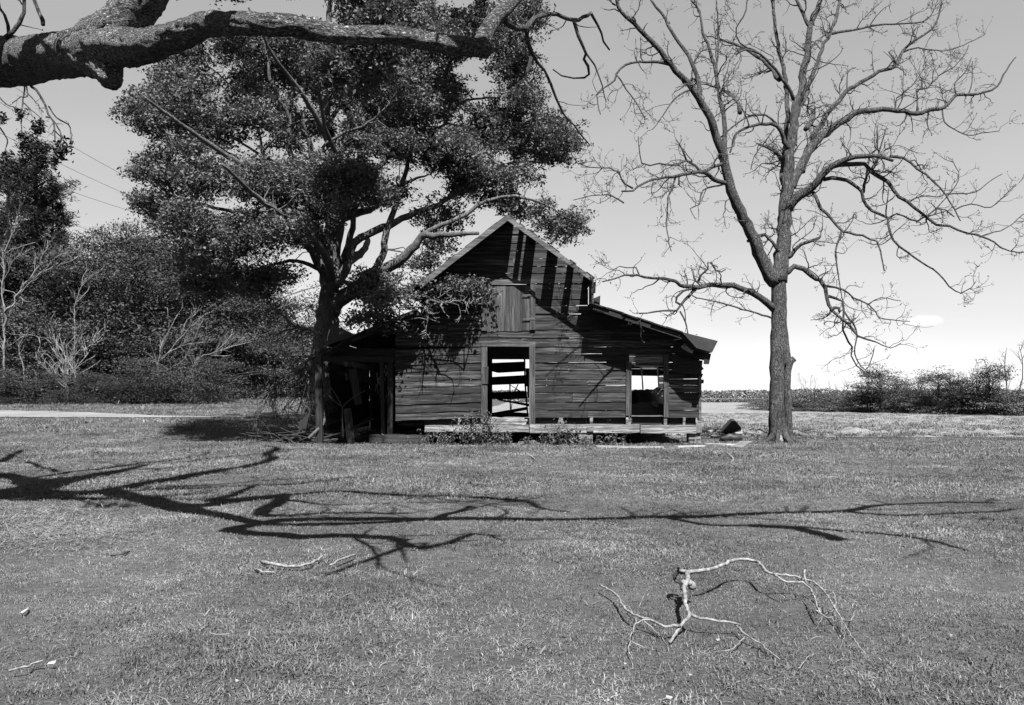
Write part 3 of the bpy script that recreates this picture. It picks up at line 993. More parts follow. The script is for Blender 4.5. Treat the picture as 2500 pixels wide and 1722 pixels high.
# inside of the right doorway: lit lintel board, hanging sticks
box('lintel_board', wx(1553), wx(1621), YF + .04, YF + .08, wz(893), wz(866), M['sill'], barn, .006)
box('lintel_strip', wx(1549), wx(1621), YF - .03, YF + .035, wz(896), wz(893.3), M['pale'], barn, .003)
box('inner_board', wx(1541), wx(1621), YF + .6, YF + .66, wz(916), wz(899), M['dark_x'], barn, .004, ry=.02)
for a, b in (((1567, 897), (1572.5, 951)), ((1606.5, 897), (1611.5, 948))):
    m_ = MB(); tube(m_, [(wx(a[0]), YF + .12, wz(a[1])), (wx((a[0] + b[0]) / 2) + .005, YF + .16, wz((a[1] + b[1]) / 2)), (wx(b[0]), YF + .2, wz(b[1]))], [.022, .02, .024], 6)
    m_.build('hanging_stick', M['pale'], barn, (wx(a[0]), YF + .12, wz(a[1])))
box('threshold', wx(1541), wx(1620), YF - .02, YF + .1, wz(1017.5), wz(1015), M['sill'], barn, .003)
# ------------------------------------------------------------------ trees
class Tree:
    """limbs traced as polylines of photo pixels, each with its own depth, then twigs grown from them"""
    def __init__(s, name, label, cat, base, mat, sides=9):
        s.root = thing(name, label, cat, base)
        s.base, s.mat, s.sides = base, mat, sides
        s.px, s.Y, s.path, s.rad = [], [], [], []

    def limb(s, pts, w0, w1, dy=0.0, Y0=None, parent=None, wig=.012, step=.22, wp=.8):
        """w0, w1: widths in photo pixels; dy: how far the tip is behind the root"""
        q = A(pts, float)
        if Y0 is None:                                  # start on the nearest point of the limbs already there
            best = None
            for a, yy in zip(s.px, s.Y) if parent is None else [(s.px[parent], s.Y[parent])]:
                d = np.hypot(*(a - q[0]).T)
                i = int(np.argmin(d))
                if best is None or d[i] < best[0]: best = (d[i], yy[i])
            Y0 = best[1]
        L = np.concatenate([[0], np.cumsum(np.hypot(*np.diff(q, axis=0).T))])
        t = L / L[-1]
        Y = Y0 + dy * t
        p = A([P(a, b, y) for (a, b), y in zip(q, Y)])
        r = (w0 + (w1 - w0) * t ** wp) / 2 / F * Y
        pa, ra = smooth_path(p, r, step)
        if wig: pa[1:-1] += rng.normal(0, wig, pa[1:-1].shape) * (ra[1:-1, None] / .06 + .4).clip(.4, 1.6)
        tt = np.linspace(0, 1, len(pa))
        s.px.append(np.stack([CX + pa[:, 0] / pa[:, 1] * F, HOR - (pa[:, 2] - CAMH) / pa[:, 1] * F], 1))
        s.Y.append(pa[:, 1]); s.path.append(pa); s.rad.append(ra)
        return len(s.path) - 1

    def add3d(s, pts, radii, step=.3, wig=.012):
        pa, ra = smooth_path(pts, radii, step)
        if wig: pa[1:-1] += rng.normal(0, wig, pa[1:-1].shape)
        s.px.append(np.stack([CX + pa[:, 0] / np.maximum(pa[:, 1], .5) * F, HOR - (pa[:, 2] - CAMH) / np.maximum(pa[:, 1], .5) * F], 1))
        s.Y.append(pa[:, 1]); s.path.append(pa); s.rad.append(ra)
        return len(s.path) - 1

    def build(s, trunk_ids, big=.05, rough=.05):
        """the trunk one mesh, every stout limb a part of its own, the thin ones joined"""
        mb, thin = MB(), MB()
        for i, (pa, ra) in enumerate(zip(s.path, s.rad)):
            if i in trunk_ids: tube(mb, pa, ra, 16, rough)
            elif ra[0] >= big:
                m = MB(); tube(m, pa, ra, s.sides, rough); m.build('limb', s.mat, s.root, pa[0], True)
            else: tube(thin, pa, ra, 6, rough)
        if mb.n: mb.build('trunk', s.mat, s.root, s.base, True)
        if thin.n: tag(thin.build('small_branches', s.mat, s.root, s.base, True), kind='stuff')


def twig_part(root, base, batches, mat, name='twigs', buds=None, budsize=.03):
    mb = MB()
    for (Pt, R, sd) in batches:
        if len(Pt): mb.add(*tube_batch(Pt, R, sd))
    tag(mb.build(name, mat, root, base), kind='stuff')
    if buds is not None and len(buds):
        V, Q = leaf_cloud(np.repeat(buds, 3, 0) + rng.normal(0, budsize * .4, (len(buds) * 3, 3)), rng.uniform(.7, 1.4, len(buds) * 3) * budsize, rng, .6)
        tag(obj('buds', V, Q, mat, root, base), kind='stuff')


# ---- the bare pecan right of the barn
YP = 24.0
pt = Tree('pecan_tree', 'tall bare leafless tree with forked trunk standing right of the barn', 'tree', (P(1908, 1084, YP)[0], YP, 0), M['pecanbark'])
T0 = pt.limb([(1897, 1088), (1897, 1040), (1897, 980), (1898, 900), (1900, 820), (1902, 747), (1900, 700), (1898, 672)], 40, 35, 0, YP, wig=.006, wp=.45)
T1 = pt.limb([(1931, 1092), (1925, 1050), (1923, 990), (1922, 940), (1924, 905), (1931, 884), (1939, 876)], 21, 15, -.08, YP - .1, wig=.004)
T2 = pt.limb([(1924, 900), (1918, 840), (1914, 780), (1910, 720)], 20, 12, .1, YP - .1, wig=.004)
LA = pt.limb([(1892, 690), (1878, 675), (1860, 630), (1839, 583), (1808, 518), (1786, 465), (1768, 395), (1751, 338), (1725, 272), (1685, 210), (1637, 158), (1589, 101), (1549, 57), (1518, 31), (1500, -20), (1490, -70)], 34, 6, -2.2, YP)
LB = pt.limb([(1902, 690), (1908, 640), (1911, 592), (1918, 526), (1922, 460), (1924, 417), (1927, 373), (1937, 307), (1944, 263), (1955, 228), (1963, 184), (1970, 132), (1974, 88), (1979, 57), (1992, 26), (2001, 0), (2010, -60), (2012, -120)], 40, 7, .6, YP)
LB2 = pt.limb([(1912, 600), (1908, 520), (1913, 440), (1918, 360), (1921, 300), (1922, 240), (1915, 180), (1900, 110), (1890, 40), (1885, -60)], 18, 6, 1.8, YP + .15)
LC = pt.limb([(1925, 460), (1939, 439), (1966, 386), (1988, 351), (2018, 325), (2054, 298), (2089, 276), (2119, 270), (2172, 268), (2207, 272), (2238, 279), (2264, 270), (2304, 263), (2334, 232), (2369, 232), (2404, 226), (2435, 211), (2457, 171), (2480, 140)], 24, 3, 1.6)
LF = pt.limb([(1918, 515), (1939, 487), (1975, 465), (2010, 425), (2027, 408), (2067, 388), (2111, 382), (2146, 381), (2181, 393)], 28, 7, -1.4)
LF2 = pt.limb([(2027, 408), (2075, 399), (2111, 401), (2128, 419), (2168, 443), (2181, 469), (2216, 496), (2260, 529), (2286, 550), (2317, 553), (2361, 570), (2396, 577), (2426, 592), (2466, 614), (2510, 616)], 13, 2.4, -1.2)
LF3 = pt.limb([(2010, 439), (2049, 436), (2084, 452), (2106, 469), (2115, 504), (2146, 522), (2168, 533), (2170, 561), (2181, 588), (2216, 618), (2264, 649), (2290, 667), (2317, 700), (2345, 716), (2372, 704), (2382, 688)], 10, 2.2, -.8)
for (pts, w0, w1, dy) in [
    # left leader and its boughs
    ([(1770, 400), (1770, 342), (1766, 281), (1755, 219), (1746, 175), (1733, 123), (1716, 79), (1707, 26), (1689, 0), (1680, -50)], 14, 4, .5),
    ([(1712, 252), (1707, 237), (1703, 193), (1681, 136), (1646, 88), (1632, 61), (1615, 31), (1589, 0), (1570, -50)], 13, 4, .6),
    ([(1755, 219), (1750, 170), (1754, 110), (1752, 50), (1748, -20)], 6, 3, .4),
    ([(1703, 193), (1690, 190), (1691, 210), (1703, 230), (1705, 243)], 7, 5, -.1),
    ([(1637, 158), (1610, 151), (1562, 151), (1527, 160), (1505, 180), (1500, 197), (1475, 215), (1457, 232), (1466, 280)], 9, 2.2, -.9),
    ([(1503, 180), (1540, 232), (1558, 259), (1575, 289)], 4, 2.5, .1),
    ([(1680, 221), (1650, 239), (1619, 281), (1593, 316)], 5, 2, -.5),
    ([(1777, 450), (1746, 439), (1716, 421), (1667, 428), (1619, 434), (1584, 443), (1545, 465), (1518, 467)], 12, 4, -2.6),
    ([(1711, 421), (1698, 404), (1676, 393), (1646, 404), (1610, 401), (1567, 399), (1558, 333)], 7, 2, -.9),
    ([(1764, 397), (1746, 404), (1716, 421)], 9, 8, -.6),
    ([(1545, 460), (1527, 452), (1510, 421), (1488, 410), (1457, 410), (1418, 408)], 5, 2, -.5),
    ([(1523, 496), (1496, 480), (1466, 476), (1426, 482), (1400, 489)], 4, 2, -.6),
    ([(1650, 430), (1640, 460), (1632, 482), (1628, 526), (1628, 566), (1639, 614)], 6, 2, -.5),
    ([(1768, 450), (1716, 465), (1707, 500), (1685, 509), (1698, 535)], 5, 2, -.9),
    ([(1676, 393), (1658, 348), (1650, 342)], 5, 3, -.2),
    ([(1825, 590), (1848, 575), (1868, 572), (1885, 592), (1901, 615)], 7, 8, .2),
    # low left bough sweeping in front of the barn's right shed
    ([(1890, 755), (1877, 747), (1855, 725), (1819, 710), (1789, 699), (1767, 695), (1734, 697), (1705, 701), (1672, 697), (1650, 688), (1632, 682), (1591, 679), (1557, 673), (1523, 673), (1501, 680), (1471, 688)], 19, 3, -3.2),
    ([(1704, 699), (1681, 722), (1662, 744), (1651, 759), (1632, 757), (1598, 763), (1561, 765)], 9, 3, -.6),
    ([(1662, 744), (1650, 737), (1652, 725), (1668, 712), (1690, 704)], 6, 5, -.1),
    ([(1704, 690), (1710, 672), (1726, 658), (1730, 639), (1741, 647), (1752, 652)], 7, 2.5, -.2),
    ([(1735, 640), (1748, 660), (1760, 665), (1772, 658)], 5, 3, .2),
    ([(1591, 679), (1561, 673), (1553, 654), (1531, 654), (1512, 651), (1495, 660)], 5, 2, -.3),
    ([(1885, 777), (1850, 765), (1800, 752), (1755, 738), (1700, 728), (1690, 722)], 5, 3, -1.6),
    ([(1660, 760), (1674, 790), (1680, 815), (1690, 838)], 5, 2, -.2),
    # centre leader
    ([(1979, 70), (1961, 35), (1944, 0), (1930, -50)], 9, 6, .3),
    ([(1937, 245), (1931, 224), (1904, 184), (1882, 158), (1856, 132), (1817, 123), (1797, 134)], 9, 4, -.8),
    ([(1856, 132), (1808, 105), (1797, 70), (1812, 44), (1821, 26), (1828, -20)], 5, 2.5, -.3),
    ([(1928, 375), (1918, 346), (1896, 307), (1869, 303), (1830, 311), (1795, 329), (1782, 373)], 13, 4, -1.0),
    ([(1896, 303), (1869, 281), (1817, 289), (1773, 325), (1751, 342)], 6, 3, -.4),
    ([(1890, 315), (1864, 351), (1843, 382), (1833, 414)], 4, 2, -.3),
    # right side
    ([(1957, 421), (1970, 373), (2001, 307), (2045, 246), (2075, 219), (2115, 193), (2146, 175), (2189, 162), (2203, 127), (2225, 105), (2251, 88), (2282, 61), (2295, 26), (2300, -20)], 17, 3, 1.8),
    ([(1942, 290), (1975, 210), (2005, 123), (2032, 70), (2045, 26), (2053, -10), (2070, -60)], 12, 6, 1.4),
    ([(2032, 83), (2067, 77), (2119, 66), (2163, 59), (2225, 57), (2264, 48), (2290, 0)], 7, 2.5, .9),
    ([(2238, 279), (2240, 240), (2238, 219), (2264, 215), (2295, 184), (2330, 162), (2356, 132), (2365, 110)], 5, 2.2, .4),
    ([(2334, 232), (2329, 205), (2358, 175), (2372, 140)], 4, 2, .3),
    ([(2189, 162), (2182, 140), (2170, 126), (2178, 122)], 6, 3, .1),
    ([(2207, 127), (2240, 118), (2300, 125), (2350, 110), (2395, 90)], 4, 2, .4),
    ([(2300, 265), (2306, 298), (2330, 315), (2360, 330), (2395, 326), (2440, 320)], 4, 2, -.3),
    ([(2185, 270), (2190, 240), (2225, 210), (2263, 160)], 4, 2, .4),
    ([(2364, 232), (2373, 200), (2374, 150)], 3.4, 2, .2),
    ([(2174, 382), (2207, 386), (2242, 412), (2277, 443), (2308, 474), (2330, 513), (2345, 540)], 8, 3, -.9),
    ([(2396, 577), (2457, 557), (2500, 522)], 3.5, 2, .3),
    ([(2168, 533), (2189, 522), (2242, 539), (2286, 511), (2308, 513), (2330, 530)], 5, 2.5, .3),
    ([(2163, 530), (2165, 500), (2170, 460)], 4, 2, .2),
    ([(2108, 471), (2117, 417), (2124, 377), (2141, 364), (2141, 307)], 8, 3, -.1),
    ([(2128, 415), (2140, 390), (2150, 355), (2164, 310)], 6, 2, .2),
    ([(1985, 470), (2005, 509), (2032, 535), (2058, 564), (2106, 577), (2141, 590), (2150, 614), (2159, 662)], 9, 3, -1.0),
    ([(2054, 566), (2040, 614), (2043, 649), (2051, 700), (2054, 718)], 6, 2, -.2),
    ([(2308, 474), (2340, 472), (2380, 470), (2420, 440), (2447, 425)], 4, 2, .4),
    ([(2216, 496), (2250, 480), (2300, 478), (2310, 440)], 4, 2, .3),
    ([(2330, 513), (2370, 500), (2420, 505), (2460, 470), (2480, 450)], 3.5, 2, .3),
    ([(2260, 529), (2290, 505), (2340, 440), (2325, 390)], 3.5, 2, .3),
    ([(1918, 632), (1931, 623), (1957, 596), (2001, 581)], 12, 7, -.5),
    # low right bough hanging to the field
    ([(1914, 670), (1940, 653), (1962, 655), (1980, 673), (2006, 684), (2017, 703), (2017, 728), (2032, 758), (2050, 776), (2076, 798), (2094, 820), (2138, 835)], 15, 4, -1.0),
    ([(2017, 699), (2057, 706), (2083, 728), (2120, 743), (2138, 761), (2145, 776), (2182, 782), (2222, 785)], 6, 2, -.3),
    ([(2021, 723), (2039, 728), (2057, 739), (2061, 761), (2057, 805), (2079, 849), (2079, 868), (2094, 893), (2123, 919), (2145, 945), (2193, 954)], 7, 2.4, -.3),
    ([(2061, 761), (2090, 805), (2090, 835), (2086, 864), (2112, 904), (2127, 879), (2134, 850)], 5, 2.4, .2),
    ([(2120, 743), (2150, 728), (2200, 735)], 3, 1.8, .1),
    ([(2138, 835), (2175, 850), (2200, 838)], 3.4, 2, .1),
    ([(2032, 758), (2038, 750), (2048, 752), (2050, 762)], 9, 7, -.05),
]:
    pt.limb(pts, w0, w1, dy)
# boughs that come towards the camera and go away from it, so the crown is as deep as it is wide
for (x_, z_, az, el, L_, r_) in [(.1, 8, 80, 30, 6, .11), (0, 11, 110, 40, 5, .08), (-1.2, 10, 95, 35, 4.5, .07), (.8, 9.5, 70, 30, 5, .08)]:
    b0 = A([pt.base[0] + x_, YP, z_]); a = math.radians(az); e = math.radians(el)
    d = A([math.cos(a) * math.cos(e), math.sin(a) * math.cos(e), math.sin(e)])
    q = [b0 + d * L_ * t + A([.25 * math.sin(5 * t), .2 * math.sin(4 * t + 1), .5 * t - .9 * t * t]) for t in (0, .25, .5, .75, 1)]
    pt.add3d(q, [r_, r_ * .8, r_ * .6, r_ * .4, r_ * .2])
pt.build({T0, T1, T2, LA, LB}, .055, .05)
fl = MB()
for a_ in (200, 245, 290, 335, 30, 150):
    d_ = A([math.cos(math.radians(a_)), math.sin(math.radians(a_)), 0])
    b_ = pt.base + A([-.05, 0, 0])
    tube(fl, *smooth_path([b_ + d_ * .1 + A([0, 0, .75]), b_ + d_ * .22 + A([0, 0, .28]), b_ + d_ * .42 + A([0, 0, .06]), b_ + d_ * .8 + A([0, 0, -.06])], [.09, .10, .08, .03], .1), 8, .08)
fl.build('root_flare', M['pecanbark'], pt.root, pt.base, True)
ids = [i for i in range(len(pt.path)) if i not in (T0, T1, T2)]
paths, rads = [pt.path[i] for i in ids], [pt.rad[i] for i in ids]
P1, R1 = sprout(paths, rads, .30, (.5, 1.7), .12, .30, .05, 9, rng, .5, .009, .022, .55)
P2, R2 = sprout(list(P1), list(R1), .18, (.22, .7), .15, .30, .08, 6, rng, .7, .0075, .014, .7)
P3, R3 = sprout(list(P2), list(R2), .28, (.12, .3), .3, .28, .10, 5, rng, .8, .0065, .010, .8)
twig_part(pt.root, pt.base, [(P1, R1, 4), (P2, R2, 3), (P3, R3, 3)], M['twig'], buds=np.concatenate([P1[:, -1], P2[:, -1], P3[::2, -1]]), budsize=.036)

# ---- the evergreen oak behind the barn's left shed
YK = 25.5
ok = Tree('oak_tree', 'huge dark leafy evergreen oak rising behind the left of the barn', 'tree', (P(797, 1060, YK)[0], YK, 0), M['oakbark'])
K0 = ok.limb([(792, 1082), (792, 1020), (796, 900), (800, 800), (802, 740), (806, 700), (808, 650)], 84, 34, 0, YK, wig=.01, wp=1.6)
K1 = ok.limb([(806, 720), (802, 665), (804, 613), (808, 560), (800, 500), (805, 440), (812, 380), (800, 300), (790, 200), (800, 100), (810, -40)], 40, 10, .9, YK)
K2 = ok.limb([(804, 720), (804, 680), (781, 643), (762, 586), (768, 540), (776, 507), (776, 470), (765, 413), (757, 357), (742, 316), (739, 271)], 36, 8, -1.3, YK)
K5 = ok.limb([(808, 760), (826, 735), (860, 712), (898, 688), (939, 658), (981, 632), (1011, 602), (1029, 575), (1060, 575), (1116, 571), (1169, 570)], 44, 8, -1.2, YK)
for (pts, w0, w1, dy) in [
    ([(765, 586), (720, 537), (693, 504), (645, 477), (607, 466), (566, 459)], 16, 7, -2.5),
    ([(700, 515), (690, 490), (655, 470), (630, 452), (600, 445)], 7, 3, -.7),
    ([(821, 700), (849, 643), (864, 594), (898, 571), (935, 556), (981, 534), (1026, 515), (1071, 500), (1120, 466), (1168, 425), (1214, 410), (1270, 395), (1326, 398)], 26, 5, .4),
    ([(898, 688), (902, 673), (935, 624), (943, 579), (954, 530), (966, 500), (985, 440), (1000, 380), (1030, 320)], 22, 8, .8),
    ([(1029, 575), (1078, 549), (1135, 523), (1190, 490), (1260, 480), (1330, 500), (1380, 530)], 13, 4, .6),
    ([(812, 690), (819, 613), (830, 545), (853, 500), (870, 450), (880, 400), (885, 330), (880, 250), (890, 150), (900, 50), (905, -80)], 28, 9, .3),
    ([(833, 640), (849, 600), (860, 556), (868, 500), (930, 400), (1000, 320), (1052, 259), (1071, 222), (1086, 192), (1101, 150), (1130, 80)], 17, 6, 1.6),
    ([(1000, 372), (1082, 301), (1123, 252), (1176, 241), (1251, 237)], 10, 4, .4),
    ([(1082, 301), (1130, 310), (1200, 330), (1280, 330)], 7, 3, .3),
    ([(765, 450), (720, 400), (705, 361), (707, 301), (701, 271), (675, 226), (656, 188), (652, 150), (640, 60)], 16, 7, -.7),
    ([(705, 271), (712, 226), (720, 207), (735, 150), (740, 60)], 10, 5, .5),
    ([(755, 560), (740, 540), (690, 480), (655, 430), (641, 376), (633, 320), (607, 263), (570, 218), (543, 188), (513, 165), (470, 145)], 11, 3, -1.0),
    ([(655, 440), (600, 400), (524, 350), (490, 315), (460, 295)], 8, 3, -1.5),
    ([(524, 350), (558, 297), (600, 263)], 8, 5, .2),
    ([(641, 376), (660, 350), (720, 300), (790, 290)], 7, 3, -.6),
    ([(770, 620), (720, 580), (660, 560), (600, 560), (540, 585), (500, 575), (460, 560)], 15, 4, -1.5),
    ([(790, 660), (740, 640), (690, 640), (640, 660), (600, 690)], 12, 4, -1.2),
    ([(805, 300), (840, 230), (850, 150), (845, 60), (850, -50)], 12, 5, .5),
    ([(760, 380), (830, 330), (900, 300), (960, 240), (990, 170)], 9, 4, -1.2),
    ([(812, 700), (850, 690), (900, 712), (960, 716), (1010, 700), (1050, 732), (1085, 740)], 13, 5, -3.75),
    ([(980, 712), (976, 740), (974, 800), (978, 830), (962, 880)], 5, 2, -.2),
    ([(1040, 735), (1046, 765), (1042, 800), (1040, 828)], 5, 2, -.2),
    ([(1052, 738), (1080, 720), (1095, 710)], 5, 2.5, -.2),
    ([(1060, 744), (1090, 736), (1130, 734), (1148, 742)], 4.5, 2.5, -.2),
    ([(1085, 738), (1118, 745), (1125, 780)], 3, 1.6, -.1),
    ([(1088, 717), (1100, 725), (1106, 734)], 3, 2, -.1),
]:
    ok.limb(pts, w0, w1, dy)
n_traced = len(ok.path)
rk = np.random.default_rng(21)
for (z_, az, el, L_, r_) in [(5, -95, 20, 7, .16), (6, -120, 30, 7, .15), (6.5, -75, 35, 6, .13), (5.5, 85, 25, 8, .17), (7, 110, 30, 7, .15), (7, 60, 30, 7, .15), (8, -100, 45, 6, .12), (9, 90, 45, 6, .12), (6, 160, 25, 5, .13), (6, 200, 25, 4.6, .12), (7, 150, 45, 5.5, .12)]:
    b0 = A([ok.base[0] + .1, YK, z_]); a = math.radians(az); e = math.radians(el)
    d = A([math.cos(a) * math.cos(e), math.sin(a) * math.cos(e), math.sin(e)])
    q = [b0 + d * L_ * t + A([.4 * math.sin(5 * t), .3 * math.sin(4 * t + 1), -.6 * t * t]) for t in (0, .25, .5, .75, 1)]
    ok.add3d(q, [r_, r_ * .8, r_ * .6, r_ * .4, r_ * .2])
ok.build({K0, K1, K2, K5}, .06, .05)

# foliage masses (display pixels x 1.079): centre, radii, depth centre offset, depth half-width, weight
D = 1.079
masses = [
    (390, 190, 105, 62, -1, 3.0), (350, 270, 85, 50, -1, 2.5), (430, 320, 95, 55, -1.5, 3), (410, 410, 110, 58, -2, 3), (395, 485, 85, 50, -2, 3), (320, 460, 45, 22, -2, 1.2),
    (490, 560, 105, 62, -2, 3), (560, 640, 60, 48, -1.5, 2), (620, 520, 120, 62, -2.5, 3), (590, 405, 120, 60, -2.5, 3), (530, 265, 95, 48, -1, 3),
    (500, 100, 130, 62, 0, 3.5), (690, 130, 140, 80, 0, 3.5), (660, 300, 120, 50, 1, 3), (750, 400, 140, 66, -2, 3), (870, 320, 140, 62, .5, 3),
    (850, 180, 140, 80, .5, 3.5), (980, 110, 140, 75, .8, 3), (1080, 60, 120, 62, 1, 3), (1150, 140, 85, 66, 1.2, 2.4), (1100, 270, 85, 40, 1.2, 2.4), (1180, 215, 62, 50, 1.2, 2.2),
    (1230, 290, 72, 46, 1.4, 2), (1150, 325, 115, 34, 1.2, 2.2), (1020, 360, 110, 34, .8, 2.4), (1080, 445, 110, 26, 1, 2), (1170, 470, 90, 30, 1.1, 1.8),
    (1262, 512, 72, 36, 1.2, 1.5), (1000, 492, 70, 34, .9, 1.6), (1000, 560, 42, 28, .6, 1), (958, 600, 30, 24, .4, .8), (720, 470, 120, 45, -2, 3),
    (860, 440, 95, 36, -.5, 3), (640, 620, 50, 34, -1.5, 1.5), (1190, 50, 50, 60, 1.2, 2), (940, 250, 90, 40, .8, 3), (1010, 200, 80, 40, 1, 2.5), (460, 640, 55, 45, 0, 2),
    (870, 692, 62, 46, -3.5, .8), (955, 668, 70, 40, -3.05, .22), (1042, 662, 52, 40, -3.0, .2), (905, 735, 46, 16, -3.3, .3), (845, 650, 50, 40, -2, 1.2), (830, 730, 40, 30, -3.4, .9),
    (720, -110, 300, 90, .5, 4.5), (980, -90, 220, 80, 1, 4), (480, -70, 160, 70, 0, 4), (860, 30, 160, 80, 2.5, 3), (640, 200, 160, 90, 3.5, 3), (900, 250, 180, 90, 4, 2.5), (1130, 300, 120, 45, 1.2, 2), (1235, 335, 66, 40, 1.3, 1.7), (1060, 400, 100, 36, .9, 2), (1275, 325, 36, 36, 1.3, 1.2), (330, 250, 60, 36, -1, 1.8),
    (860, 40, 55, 70, -7.7, .9), (800, 150, 85, 50, -7.6, .8), (800, -60, 100, 50, -7.6, .8), (1160, 395, 80, 30, 1, 1.6), (420, 250, 80, 60, -1, 2.4), (400, 120, 80, 50, 1, 3), (360, 380, 60, 40, -1, 2.4), (1010, 330, 80, 40, -.5, 1.5),  # the far-forward lobes here are added to cast shade on the left shed
    (800, 170, 70, 70, -6.2, 1.4), (785, 405, 95, 42, -3.8, 1.8),  # front crown lobes added to shade the left shed
]
spr = []
PXM = F / YK / D                                 # display pixels per metre in the crown
for (cx, cy, rx, ry, do, hy) in masses:
    nl = int(3 + rx * ry / (330 if ry < 42 else 520) * (.42 if do < -2.9 and cy > 630 else 1))
    q = norm(rk.normal(0, 1, (nl, 3))) * rk.uniform(.1, 1, (nl, 1)) ** .45
    for u in q:
        lr = rk.uniform(.30, .66) * (.7 if min(rx, ry) < 35 else 1)
        fx_, fy_ = max(0, 1 - .7 * lr * PXM / rx), max(0, 1 - .5 * lr * PXM / ry)
        c0 = P((cx + rx * u[0] * fx_) * D, (cy + ry * u[2] * fy_) * D, YK + do + hy * u[1])
        m = int(11 * (lr / .5) ** 2)
        w = norm(rk.normal(0, 1, (m, 3)) + A([0, 0, .25])) * rk.uniform(.35, 1.25, (m, 1)) ** .6
        spr += list(c0 + w * A([lr, lr, lr * .5]))
spr = A(spr)
# keep the sun off nothing that it lights in the photograph: foliage that would shade the barn's front stands further back
def shades_front(p):
    h = (p[:, 1] - YF) / SH[1]                    # metres of height to where the sun ray meets the front plane
    xw, zw = p[:, 0] - SH[0] * h, p[:, 2] - h
    return (p[:, 1] < YF) & (zw > -1) & (zw < 6.6) & (xw > -3.35) & (xw < 6) & ((zw > .9) | (xw > -2.6))
near = spr[:, 0] > -99
for _ in range(12):
    b = shades_front(spr) & ~((spr[:, 2] < 5.2))
    if not b.any(): break
    s = spr[b]; f = (s[:, 1] + .5) / s[:, 1]
    spr[b] = np.stack([s[:, 0] * f, s[:, 1] + .5, CAMH + (s[:, 2] - CAMH) * f], 1)
# twigs leading to the sprays, and the leaves
allp = np.concatenate(ok.path); allr = np.concatenate(ok.rad)
lp, lr = [], []
keep = np.where(allr < .12)[0]
cand = allp[keep][::2]
tw = []
for c in spr:
    d2 = ((cand - c) ** 2).sum(1) + 3 * np.maximum(cand[:, 2] - c[2], 0) ** 2
    a = cand[int(np.argmin(d2))]
    mid = (a + c) / 2 + rk.normal(0, .12, 3) * min(1, np.linalg.norm(c - a))
    tw.append([a, a + (mid - a) * .5 + rk.normal(0, .04, 3), mid, (mid + c) / 2 + rk.normal(0, .05, 3), c])
tw = A(tw); ln_ = np.linalg.norm(tw[:, -1] - tw[:, 0], axis=1)
kk = np.where(ln_ < 1.3)[0][::4]; tw = tw[kk]; ln2 = ln_[kk]
TP = tw
TR = np.linspace(1, .35, 5)[None] * (.012 + .008 * np.minimum(ln2, 2.5))[:, None]
S1, SR1 = sprout(list(TP), list(TR), .45, (.25, .7), .35, .22, .0, 5, rk, .6, .005, .012, .9)
dp, dr = sprout([ok.path[i] for i in range(n_traced - 7, n_traced)], [ok.rad[i] for i in range(n_traced - 7, n_traced)], .15, (.2, .65), .1, .25, -.03, 6, rk, .5, .009, .016, .6)
dp2, dr2 = sprout(list(dp), list(dr), .13, (.08, .28), .2, .3, 0, 5, rk, .7, .007, .010, .8)
twig_part(ok.root, ok.base, [(TP, TR, 4), (S1, SR1, 3)], M['oakbark'])
twig_part(ok.root, ok.base, [(dp, dr, 4), (dp2, dr2, 3)], M['branchbark'], name='dead_twigs')  # brighter bark stands in for sun on the hanging twigs
cl_, sz_ = [], []
for c in spr:
    sub = rk.integers(2, 4)
    sc_l = c + rk.normal(0, 1, (sub, 3)) * A([.17, .17, .10])
    for s_ in sc_l:
        m = rk.integers(16, 26)
        cl_.append(s_ + rk.normal(0, 1, (m, 3)) * A([.10, .10, .06])); sz_.append(rk.uniform(.05, .15, m))
cl_ = np.concatenate(cl_); sz_ = np.concatenate(sz_)
V, Q = leaf_cloud(cl_, sz_, rk, .5, up=.45)
tag(obj('crown', V, Q, M['oakleaf'], ok.root, ok.base), kind='stuff')
print('oak sprays', len(spr), 'leaves', len(cl_))
# ------------------------------------------------------------------ the big bare tree just out of frame on the left: one limb hangs into view, all of it shades the lawn
nt_ = Tree('old_pecan_tree', 'massive rough barked limb of a bare old tree reaching in at the top left', 'tree', (-7.3, 6.6, 0), M['limbbark'], 10)


